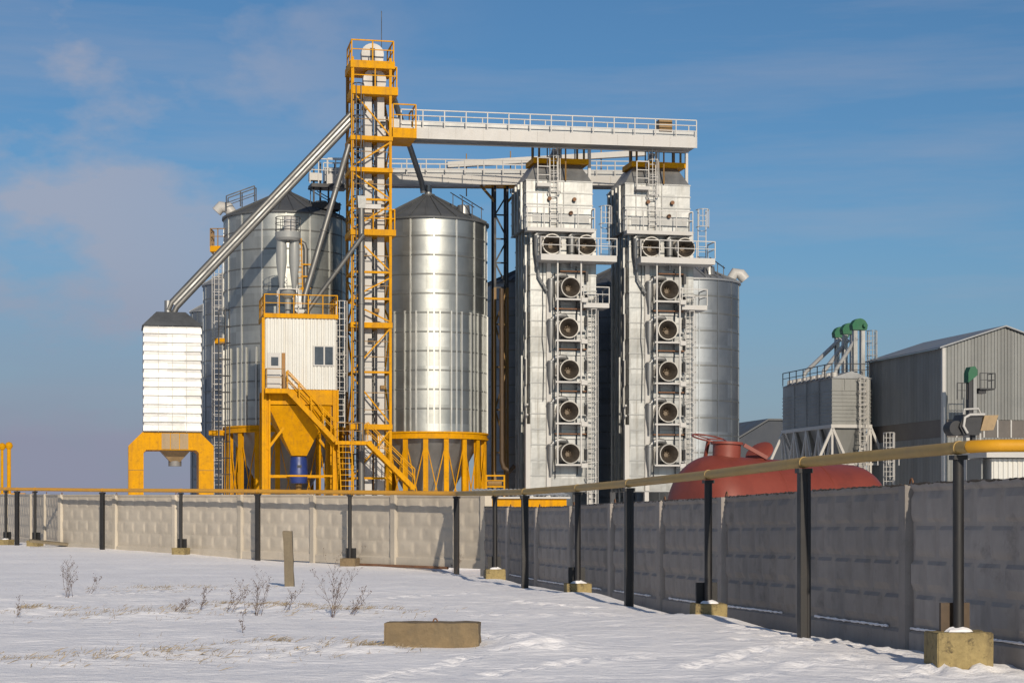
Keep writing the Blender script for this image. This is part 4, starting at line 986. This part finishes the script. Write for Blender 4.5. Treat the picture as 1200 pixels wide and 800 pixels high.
# ------------------------------------------------------------------ red tank behind the fence
a = Vector((4.62, 45.3, 0)); b = Vector((8.57, 47.4, 0)); yaw = math.atan2(b.y - a.y, b.x - a.x); L = (b - a).length
t = thing('red_tank', 'big red oxide tank lying behind the shaded fence', 'tank', a, yaw); t.rotation_euler = (0, R(2.6), yaw)
RR = 1.45; zc = 1.50; prof = []
for k in range(0, 13): th = PI/2 * k / 12; prof.append((RR * math.sin(th)**.55 if k else .001, -.85 * math.cos(th)**.85 + .25 if k < 12 else .25))
for k in range(12, -1, -1): th = PI/2 * k / 12; prof.append((RR * math.sin(th)**.55 if k else .001, L - .25 + .70 * math.cos(th) if k < 12 else L - .25))
m4 = Matrix.Translation((0, 0, zc)) @ Matrix.Rotation(PI/2, 4, 'Y')
MB().lathe(prof, 64, m4).build('shell', M['red'], t, angle=60)
for f in (.33, .66): MB().lathe([(RR + .002, L*f - .03), (RR + .012, L*f - .02), (RR + .012, L*f + .02), (RR + .002, L*f + .03)], 64, m4).build('weld_band', M['red'], t)
def inv(px, py, d): return Matrix.Rotation(-yaw, 4, 'Z') @ (P(px, py, d) - a)
q = inv(851, 532, 45.6); q.x -= .12; dm = MB(); dm.lathe([(.34, 2.7), (.34, zc + RR + .40), (.40, zc + RR + .40), (.40, zc + RR + .46), (.001, zc + RR + .46)], 24, Matrix.Translation((q.x, 0, 0))); dm.v = [(x_, y_, z_ - .12 if z_ > zc + RR + .2 else z_) for x_, y_, z_ in dm.v]; mh = dm.build('manhole', M['red'], t)
w_ = MB(); rx = Matrix.Translation((q.x - .25, .45, zc + RR + .32)) @ Matrix.Rotation(R(15), 4, 'X')
w_.path([rx @ Vector((.42*math.cos(k), .42*math.sin(k), .12)) for k in [2*PI*j/20 for j in range(21)]], .02, 6)
for k in range(3): w_.beam(rx @ Vector((0, 0, .1)), rx @ Vector((.42*math.cos(k*2.1), .42*math.sin(k*2.1), .12)), .025)
w_.beam(rx @ Vector((0, 0, -.5)), rx @ Vector((0, 0, .1)), .07); w_.build('handwheel', M['red'], t)
lid = MB(); lc = inv(884, 526, 45.9); lx = Matrix.Translation((lc.x, lc.y, lc.z)) @ Matrix.Rotation(-yaw, 4, 'Z') @ Vector((-.45, -.5, .62)).normalized().to_track_quat('Z', 'Y').to_matrix().to_4x4()
lid.lathe([(.001, .05), (.30, .03), (.36, 0), (.36, -.05), (.001, -.05)], 24, lx); lid.build('lid', M['red'], t)
MB().beam(inv(866, 519, 45.5), inv(894, 533, 45.6), .06, .09).build('lid_arm', M['red'], t)
for f in (.2, .8): MB().box((L*f - .25, -1.2, -.1), (L*f + .25, 1.2, .5)).build('cradle', M['dark'], t)

# ------------------------------------------------------------------ yellow kiosk with a sheet roof behind the fence
fr = Fr(621, 60, R(10)); t = thing('yellow_kiosk', 'low yellow kiosk with a pale sheet roof behind the fence corner', 'kiosk', fr.loc, R(10))
u0, u1 = fr.u(568), fr.u(664); z1 = fr.z(584)
MB().box((u0, 0, -.1), (u1, 2.2, z1)).build('wall', M['yellow'], t)
MB().prism([(u0 - .1, z1 + .002), (u1 + .1, z1 + .002), (u1 + .1, z1 + .06), (u0 - .1, z1 + .06)], -.12, 2.3).build('eave', M['white'], t)
rf = MB(); rf.corr(u0 - .1, u1 + .1, 0, 1, 0, .14, .03); rf.v = [(x, -.14 + z*2.5, z1 + .08 + z*.24 - y) for x, y, z in rf.v]; rf.build('roof', M['wallsheet'], t)
# small yellow machine frame by the shiny silo
fr = Fr(580, 105, 0); t = thing('valve_frame', 'small yellow pipe frame with valves right of the shiny silo legs', 'frame', fr.loc, 0)
for px in (570, 591): MB().beam((fr.u(px), 0, 0), (fr.u(px), 0, fr.z(557)), .09).build('post', M['yellow'], t)
for py in (557, 563, 570): MB().beam((fr.u(569), 0, fr.z(py)), (fr.u(592), 0, fr.z(py)), .08).build('bar', M['yellow'], t)
MB().tube((fr.u(572), .05, fr.z(566)), (fr.u(588), .05, fr.z(566)), .18, 10).build('valve', M['brownyel'], t)
pr_ = thing('stack_pipe', 'brown standing pipe with an elbow beside the dark trestle', 'pipe', (P(588, 600, 116).x, 116, 0), 0)
fr = Fr(588, 116, 0)
MB().path([(-.02, 0, fr.z(338)), (0, 0, fr.z(540)), (.12, 0, fr.z(548)), (.5, 0, fr.z(552)), (.8, 0, fr.z(545))], .15, 12).build('pipe', M['brownpipe'], pr_)

# ------------------------------------------------------------------ right hand side: hopper battery, warehouse, sheds
# battery of hoppers: near corner at px 975
fr = Fr(975, 140); t = thing('hopper_battery', 'grey panelled hopper bins on splayed pale trusses left of the warehouse', 'storage bin', fr.loc, YAW)
W = fr.u(1020); Lb = 10.5; z0, z1 = fr.z(497), fr.z(443)
b = MB(); b.box((0, 0, z0), (W, Lb, z1)); n = 9
for k in range(n + 1): z = z0 + (z1 - z0 - .9)*k/n; b.box((-.05, -.05, z - .03), (W + .05, Lb + .05, z + .03))
b.build('bin', M['greysheet'], t)
for k in range(1, 4): MB().box((-.06, Lb*k/4 - .06, z0), (-.052, Lb*k/4 + .06, z1)).build('rib', M['greysheet'], t)
for k in (1, 2): MB().box((W*k/3 - .03, -.06, z1 - .9), (W*k/3 + .03, -.052, z1)).build('rib', M['greysheet'], t)
ro = MB(); ro.prism([(-.1, z1), (W + .1, z1), (W/2, z1 + .55)], -.1, Lb + .1); ro.build('roof', M['roof_l'], t)
for k in range(10): MB().lathe([(.001, .42), (.26, .35), (.30, .0)], 10, Matrix.Translation((.35, .5 + k*1.02, z1 + .12))).build('roof_cap', M['white'], t)
MB().rail([(W - .1, .0, z1 + .1), (.0, .0, z1 + .1), (.0, Lb, z1 + .1)], 1.0, 1.5, .03).build('railing', M['dark'], t)
MB().box((-.1, -.1, z0 - .25), (W + .1, Lb + .1, z0)).build('base_beam', M['white'], t)
zg = 0; hb_ = z0 - .25
for k in range(4):
    y0 = Lb*k/4
    MB().frustum((W*.4, W*.6, y0 + 1.05, y0 + 1.55, hb_*.56), (.2, W - .2, y0 + .2, y0 + 2.4, hb_)).build('hopper', M['greysheet'], t)
zm = hb_ - 2.7                                     # inverted V struts down to a mid beam, posts below
for k in range(5):
    y0 = Lb*k/4
    for s_ in (0, W):
        for e in (-1.2, 1.2):
            if (k == 0 and e < 0) or (k == 4 and e > 0): continue
            MB().beam((s_, y0, hb_), (s_, y0 + e, zm), .15).build('strut', M['white'], t)
        MB().beam((s_, y0, hb_), (s_, y0, 0), .16).build('leg', M['white'], t)
for y0 in (-.06, Lb + .06):
    for u_ in (0, W):
        for e in (-1.25, 1.25): MB().beam((u_, y0, hb_), (u_ + e, y0, zm), .19).build('strut', M['white'], t)
for s_ in (0, W): MB().beam((s_, 0, zm), (s_, Lb, zm), .15).build('mid_beam', M['white'], t)
for y0 in (0, Lb): MB().beam((-1.25, y0, zm), (W + 1.25, y0, zm), .15).build('mid_beam', M['white'], t)
MB().ladder((W*.75, -.35, 0), (W*.75, -.35, z1), (1, 0, 0), .5, .33, .03, (0, -1, 0)).build('ladder', M['white'], t)
HB = fr; HW = W; HL = Lb; HZ = z1
# green topped elevators rising out of the battery
for i, (px, d, top, lab) in enumerate(((1006, 142, 385, 'front and tallest green headed elevator above the hopper bins'), (994.5, 145, 390, 'middle green headed elevator above the hopper bins'), (985, 148, 394, 'rear lowest green headed elevator above the hopper bins'))):
    f2 = Fr(px, d); e = thing('grain_elevator', lab, 'bucket elevator', f2.loc, YAW, 'green headed elevators'); z = f2.z(top)
    for s_ in (-.30, .30): MB().box((s_ - .15, -.2, 0), (s_ + .15, .2, z)).build('casing', M['zinc'], e)
    hh = MB(); hh.prism([(-.56, z - .12), (-.62, z + .25)] + [(-.56*math.cos(q), z + .25 + .50*math.sin(q)) for q in [PI*k/8 for k in range(1, 8)]] + [(.62, z + .25), (.56, z - .12)], -.33, .33); ho = hh.build('head', M['green'], e)
    MB().tube((.3, -.34, z + .2), (.3, -.6, z + .2), .14, 10).build('motor', M['green'], ho)
spout('steel spout from the green elevator heads to the far end of the hopper bins', [P(985, 397, 147.6), P(944, 436, 149.5), P(942, 441, 149.5)], .17, M['grey_paint'])
spout('dark steel spout from the middle green elevator head to the hopper bins', [P(994, 398, 144.8), P(966, 434, 146), P(965, 438, 146)], .17, M['grey_paint'])
spout('short steel spout below the tallest green elevator head', [P(1004, 396, 141.8), P(980, 432, 143), P(979, 437, 143)], .15, M['grey_paint'])
f2 = Fr(1021, 142.5); e = thing('caged_ladder', 'tall caged ladder standing between the hopper bins and the warehouse', 'ladder', f2.loc, YAW)
MB().ladder((0, 0, 0), (0, 0, f2.z(388)), (1, 0, 0), .6, .35, .03, (0, -1, 0)).build('ladder', M['zinc_d'], e)
for py in (470, 430, 400): MB().beam((0, 0, f2.z(py)), (-.7, 0, f2.z(py)), .05).build('tie', M['zinc_d'], e)
f2 = Fr(1041, 133); e = thing('caged_ladder', 'short white caged ladder standing in front of the dark warehouse side', 'ladder', f2.loc, YAW)
MB().ladder((0, 0, 0), (0, 0, f2.z(507)), (1, 0, 0), .7, .33, .028, (0, -1, 0)).build('ladder', M['white'], e)
MB().rail([(-.8, 0, f2.z(545)), (.8, 0, f2.z(545))], 1.0, .8, .03).build('railing', M['white'], e)

# warehouse
fr = Fr(1105, 130); t = thing('warehouse', 'big grey corrugated warehouse with a gable at the right edge', 'warehouse', fr.loc, YAW)
Ww = 9.2; Lw = 13; ze = fr.z(407.5); za = fr.z(384, 4.6); zb0, zb1 = fr.z(512), fr.z(491)
g_ = MB(); sh = .25
def zroof(u): return ze + (za - ze) * (1 - abs(u - Ww/2) / (Ww/2))
x = 0.0; pts = []
while x < Ww - 1e-6:
    for fx, dy in ((0, 0), (.3, 0), (.45, .05), (.85, .05)):
        if x + fx*sh < Ww: pts.append((x + fx*sh, -dy))
    x += sh
pts.append((Ww, 0)); n = len(pts)
def strip(zlo, zhi, name, m):
    q = MB(); q.add([(a, b, zlo(a)) for a, b in pts] + [(a, b, zhi(a)) for a, b in pts], [(i, i+1, i+1+n, i+n) for i in range(n-1)]); q.build(name, m, t, angle=20)
strip(lambda a: zb1, zroof, 'gable_wall', M['greysheet']); strip(lambda a: -.2, lambda a: zb0, 'gable_wall', M['greysheet'])
MB().box((.02, .03, zb0), (Ww, .06, zb1)).build('window_band', M['dirtyband'], t)
for k in range(10): MB().box((k*Ww/9 - .05, -.03, zb0), (k*Ww/9 + .05, .028, zb1)).build('mullion', M['white'], t)
q = MB(); q.corr(.01, Lw, zb1, ze, 0, .25, .05, axis='y'); q.build('side_wall', M['greysheet'], t, angle=20)
q = MB(); q.corr(.01, Lw, -.2, zb0, 0, .25, .05, axis='y'); q.build('side_wall', M['greysheet'], t, angle=20)
MB().box((.0, .03, zb0), (.03, Lw, zb1)).build('window_band', M['dirtyband'], t)
MB().box((-.08, -.10, -.2), (.16, .16, ze)).build('corner_trim', M['white'], t)
for s_ in (0, 1):
    rf = MB(); e0, e1 = (-.35, Ww/2) if s_ == 0 else (Ww/2, Ww + .35)
    k = (za - ze) / (Ww/2)
    za0 = ze + k*e0 if s_ == 0 else za; zb_0 = za if s_ == 0 else ze - k*.35
    rf.add([(e0, -.3, za0 + .06), (e1, -.3, zb_0 + .06), (e1, Lw + .3, zb_0 + .06), (e0, Lw + .3, za0 + .06), (e0, -.3, za0 + .16), (e1, -.3, zb_0 + .16), (e1, Lw + .3, zb_0 + .16), (e0, Lw + .3, za0 + .16)],
           [(0,3,2,1),(4,5,6,7),(0,1,5,4),(1,2,6,5),(2,3,7,6),(3,0,4,7)]); rf.build('roof', M['roof_l'], t)
MB().box((.1, Lw - .05, -.2), (Ww, Lw, ze)).build('rear_wall', M['greysheet'], t)
MB().box((Ww - .05, .1, -.2), (Ww, Lw - .1, ze)).build('side_wall', M['greysheet'], t)
# elevator against the gable with its intake
fr = Fr(1138, 126); e = thing('grain_elevator', 'single green headed elevator against the warehouse gable', 'bucket elevator', fr.loc, YAW, 'green headed elevators'); z = fr.z(438)
MB().box((-.26, -.2, 0), (.02, .25, z)).build('casing', M['dark'], e); MB().box((.05, -.25, 0), (.28, .2, z)).build('casing', M['zinc_d'], e)
hh = MB(); hh.prism([(-.36, z - .6), (-.36, z + .05), (-.2, z + .45), (.12, z + .5), (.3, z + .25), (.3, z - .1)], -.35, .35); hh.build('head', M['green'], e)
zz = fr.z(455); o = MB().box((.4, -.5, zz - .1), (1.5, .6, zz)).build('platform', M['dark'], e)
MB().rail([(.4, -.5, zz), (1.5, -.5, zz), (1.5, .6, zz)], 1.0, .55, .025).build('railing', M['dark'], o)
MB().rail([(-1.0, 0, fr.z(468)), (-.3, 0, fr.z(468))], 1.1, .3, .025).build('railing', M['dark'], e)
MB().box((.4, -.3, fr.z(461)), (.95, .3, fr.z(457))).build('motor', M['dark'], e)
fr = Fr(1139, 122); e = thing('intake_hopper', 'dark intake hopper with a tan lip and a white pipe hoop before the gable', 'hopper', fr.loc, YAW)
hz = MB(); zt_, zb_ = fr.z(487), fr.z(510)
hz.prism([(fr.u(1119), zb_ + .55), (fr.u(1124), zt_ + .05), (fr.u(1146), zt_), (fr.u(1142), zb_), (fr.u(1124), zb_)], -.7, .7).build('hopper', M['dark'], e)
MB().prism([(fr.u(1143), fr.z(505)), (fr.u(1148), fr.z(487)), (fr.u(1164), fr.z(486.5)), (fr.u(1158), fr.z(504))], -.75, .75).build('lip', M['tan'], e)
MB().tube((fr.u(1117), -.5, fr.z(502)), (fr.u(1117), .5, fr.z(502)), .48, 18).build('drum', M['dark'], e)
MB().path([(fr.u(1127), -.85, fr.z(508)), (fr.u(1122.5), -.85, fr.z(500)), (fr.u(1124), -.85, fr.z(490)), (fr.u(1130), -.85, fr.z(486.5)), (fr.u(1147), -.85, fr.z(486))], .09, 8).build('pipe_hoop', M['white'], e)
MB().path([(fr.u(1126), -.4, fr.z(487)), (fr.u(1126.5), -.4, fr.z(480)), (fr.u(1143), -.4, fr.z(479)), (fr.u(1146), -.4, fr.z(485))], .07, 8).build('handrail', M['white'], e)
MB().box((fr.u(1130), -.3, 0), (fr.u(1134), .2, zb_)).build('leg', M['white'], e); MB().box((fr.u(1137), -.3, 0), (fr.u(1141), .3, zb_)).build('leg', M['dark'], e)
MB().path([(fr.u(1146), -.3, fr.z(500)), (fr.u(1146.5), -.3, fr.z(552)), (fr.u(1138), -.3, fr.z(562)), (fr.u(1135), -.3, 0)], .08, 8).build('discharge_pipe', M['white'], e)
# white shed at the edge and dark one far behind
fr = Fr(1162, 108); t = thing('white_shed', 'low white shed with a canopy at the right edge before the warehouse', 'shed', fr.loc, YAW)
q = MB(); q.corr(0, 4.5, -.1, fr.z(537), 0, .3, .06); q.build('front_wall', M['wallsheet'], t, angle=20)
MB().box((0, .06, -.1), (4.5, 2.6, fr.z(537))).build('body', M['wallsheet'], t)
MB().prism([(-.6, fr.z(536)), (4.8, fr.z(536)), (4.8, fr.z(529)), (-.6, fr.z(530))], -.6, 2.8).build('canopy', M['white'], t)
MB().box((-.5, .3, -.1), (-.4, 2.2, fr.z(537))).build('side_wall', M['greysheet'], t)
fr = Fr(905, 215); t = thing('dark_shed', 'distant dark gabled shed between the silo and the hopper bins', 'shed', fr.loc, YAW)
h0, h1 = fr.z(517), fr.z(493); hw = 4.4
MB().prism([(-hw, -.2), (hw + 2, -.2), (hw + 2, h0 - .6), (hw*.25, h1), (-.4, h1), (-hw, h0)], 0, 12).build('wall', M['navy'], t)
MB().prism([(-hw - .2, h0 + .0), (-.5, h1 + .06), (hw*.25, h1 + .06), (hw + 2.2, h0 - .55), (hw + 2.2, h0 - .35), (hw*.25, h1 + .26), (-.5, h1 + .26), (-hw - .2, h0 + .2)], -.2, 12.2).build('roof', M['roof'], t)
MB().box((-.6, -.02, 1.2), (.6, .0, 3)).build('door', M['dark'], t)

# ------------------------------------------------------------------ camera, sun, sky
cam = bpy.data.cameras.new('camera'); co = bpy.data.objects.new('camera', cam); COL.objects.link(co)
cam.sensor_width = 36; cam.lens = F / 1200 * 36; cam.shift_y = 200 / 1200; cam.clip_end = 12000; cam.clip_start = .1
co.location = (0, 0, EYE); co.rotation_euler = (R(90), 0, 0); scene.camera = co
AZ, EL = R(13.3), R(21.5)
S = Vector((math.sin(AZ)*math.cos(EL), -math.cos(AZ)*math.cos(EL), math.sin(EL)))
su = bpy.data.lights.new('sun', 'SUN'); su.energy = 4.1; su.angle = R(.53); su.color = (1, .87, .70)
so = bpy.data.objects.new('sun', su); COL.objects.link(so); so.rotation_euler = S.to_track_quat('Z', 'Y').to_euler(); so.location = (20, -20, 40)

w = bpy.data.worlds.new('World'); scene.world = w; w.use_nodes = True; nt = w.node_tree; nt.nodes.clear()
sky = N(nt, 'ShaderNodeTexSky', sky_type='NISHITA'); sky.sun_disc = False; sky.sun_elevation = EL; sky.sun_rotation = math.atan2(S.x, S.y)
sky.altitude = 100; sky.air_density = 1.0; sky.dust_density = .6; sky.ozone_density = 2.0
tc = N(nt, 'ShaderNodeTexCoord'); sp = N(nt, 'ShaderNodeSeparateXYZ'); nt.links.new(tc.outputs['Generated'], sp.inputs[0])
X, Y, Z = sp.outputs
mp = N(nt, 'ShaderNodeMapping'); mp.inputs['Scale'].default_value = (4.6, 4.6, 9.5); mp.inputs['Location'].default_value = (2.6, .9, .9); nt.links.new(tc.outputs['Generated'], mp.inputs[0])
n1 = tex(nt, mp.outputs[0], 2.0, 6, .55)
mp2 = N(nt, 'ShaderNodeMapping'); mp2.inputs['Scale'].default_value = (1.6, 1.6, 9); nt.links.new(tc.outputs['Generated'], mp2.inputs[0])
n2 = tex(nt, mp2.outputs[0], 2.2, 5, .5)
left = ramp(nt, X, .0, 1, (0,0,0,1), (0,0,0,1))
lx = N(nt, 'ShaderNodeMapRange', interpolation_type='SMOOTHSTEP'); nt.links.new(X, lx.inputs[0]); lx.inputs[1].default_value = .02; lx.inputs[2].default_value = -.24
lz_ = N(nt, 'ShaderNodeMapRange', interpolation_type='SMOOTHSTEP'); nt.links.new(Z, lz_.inputs[0]); lz_.inputs[1].default_value = .18; lz_.inputs[2].default_value = .0
cl = math_(nt, 'MULTIPLY', ramp(nt, n1, .47, .62), lx.outputs[0])
bank = math_(nt, 'MULTIPLY', lz_.outputs[0], math_(nt, 'ADD', math_(nt, 'ADD', math_(nt, 'MULTIPLY', n2, .9), .22), math_(nt, 'MULTIPLY', lx.outputs[0], .30)))
mp3 = N(nt, 'ShaderNodeMapping'); mp3.inputs['Scale'].default_value = (2.2, 2.2, 22); mp3.inputs['Rotation'].default_value = (0, R(-6), 0); nt.links.new(tc.outputs['Generated'], mp3.inputs[0])
st_ = math_(nt, 'MULTIPLY', ramp(nt, tex(nt, mp3.outputs[0], 1.7, 6, .6), .48, .70), .30)
cl = math_(nt, 'MAXIMUM', cl, st_)
bg1 = N(nt, 'ShaderNodeBackground'); bg1.inputs[1].default_value = .075; nt.links.new(mix(nt, 1.0, sky.outputs[0], (.50, .78, 1.0), 'MULTIPLY'), bg1.inputs[0])
bg2 = N(nt, 'ShaderNodeBackground'); bg2.inputs[0].default_value = (.40, .40, .47, 1); bg2.inputs[1].default_value = 1
bg3 = N(nt, 'ShaderNodeBackground'); bg3.inputs[0].default_value = (.25, .262, .365, 1); bg3.inputs[1].default_value = 1
m1 = N(nt, 'ShaderNodeMixShader'); m2 = N(nt, 'ShaderNodeMixShader'); ow = N(nt, 'ShaderNodeOutputWorld')
nt.links.new(math_(nt, 'MULTIPLY', cl, .72), m1.inputs[0]); nt.links.new(bg1.outputs[0], m1.inputs[1]); nt.links.new(bg2.outputs[0], m1.inputs[2])
nt.links.new(math_(nt, 'MINIMUM', bank, .85), m2.inputs[0]); nt.links.new(m1.outputs[0], m2.inputs[1]); nt.links.new(bg3.outputs[0], m2.inputs[2])
nt.links.new(m2.outputs[0], ow.inputs[0])
vs_ = scene.view_settings; vs_.view_transform = 'Standard'; vs_.look = 'None'; vs_.exposure = 0; vs_.gamma = 1; vs_.use_curve_mapping = False
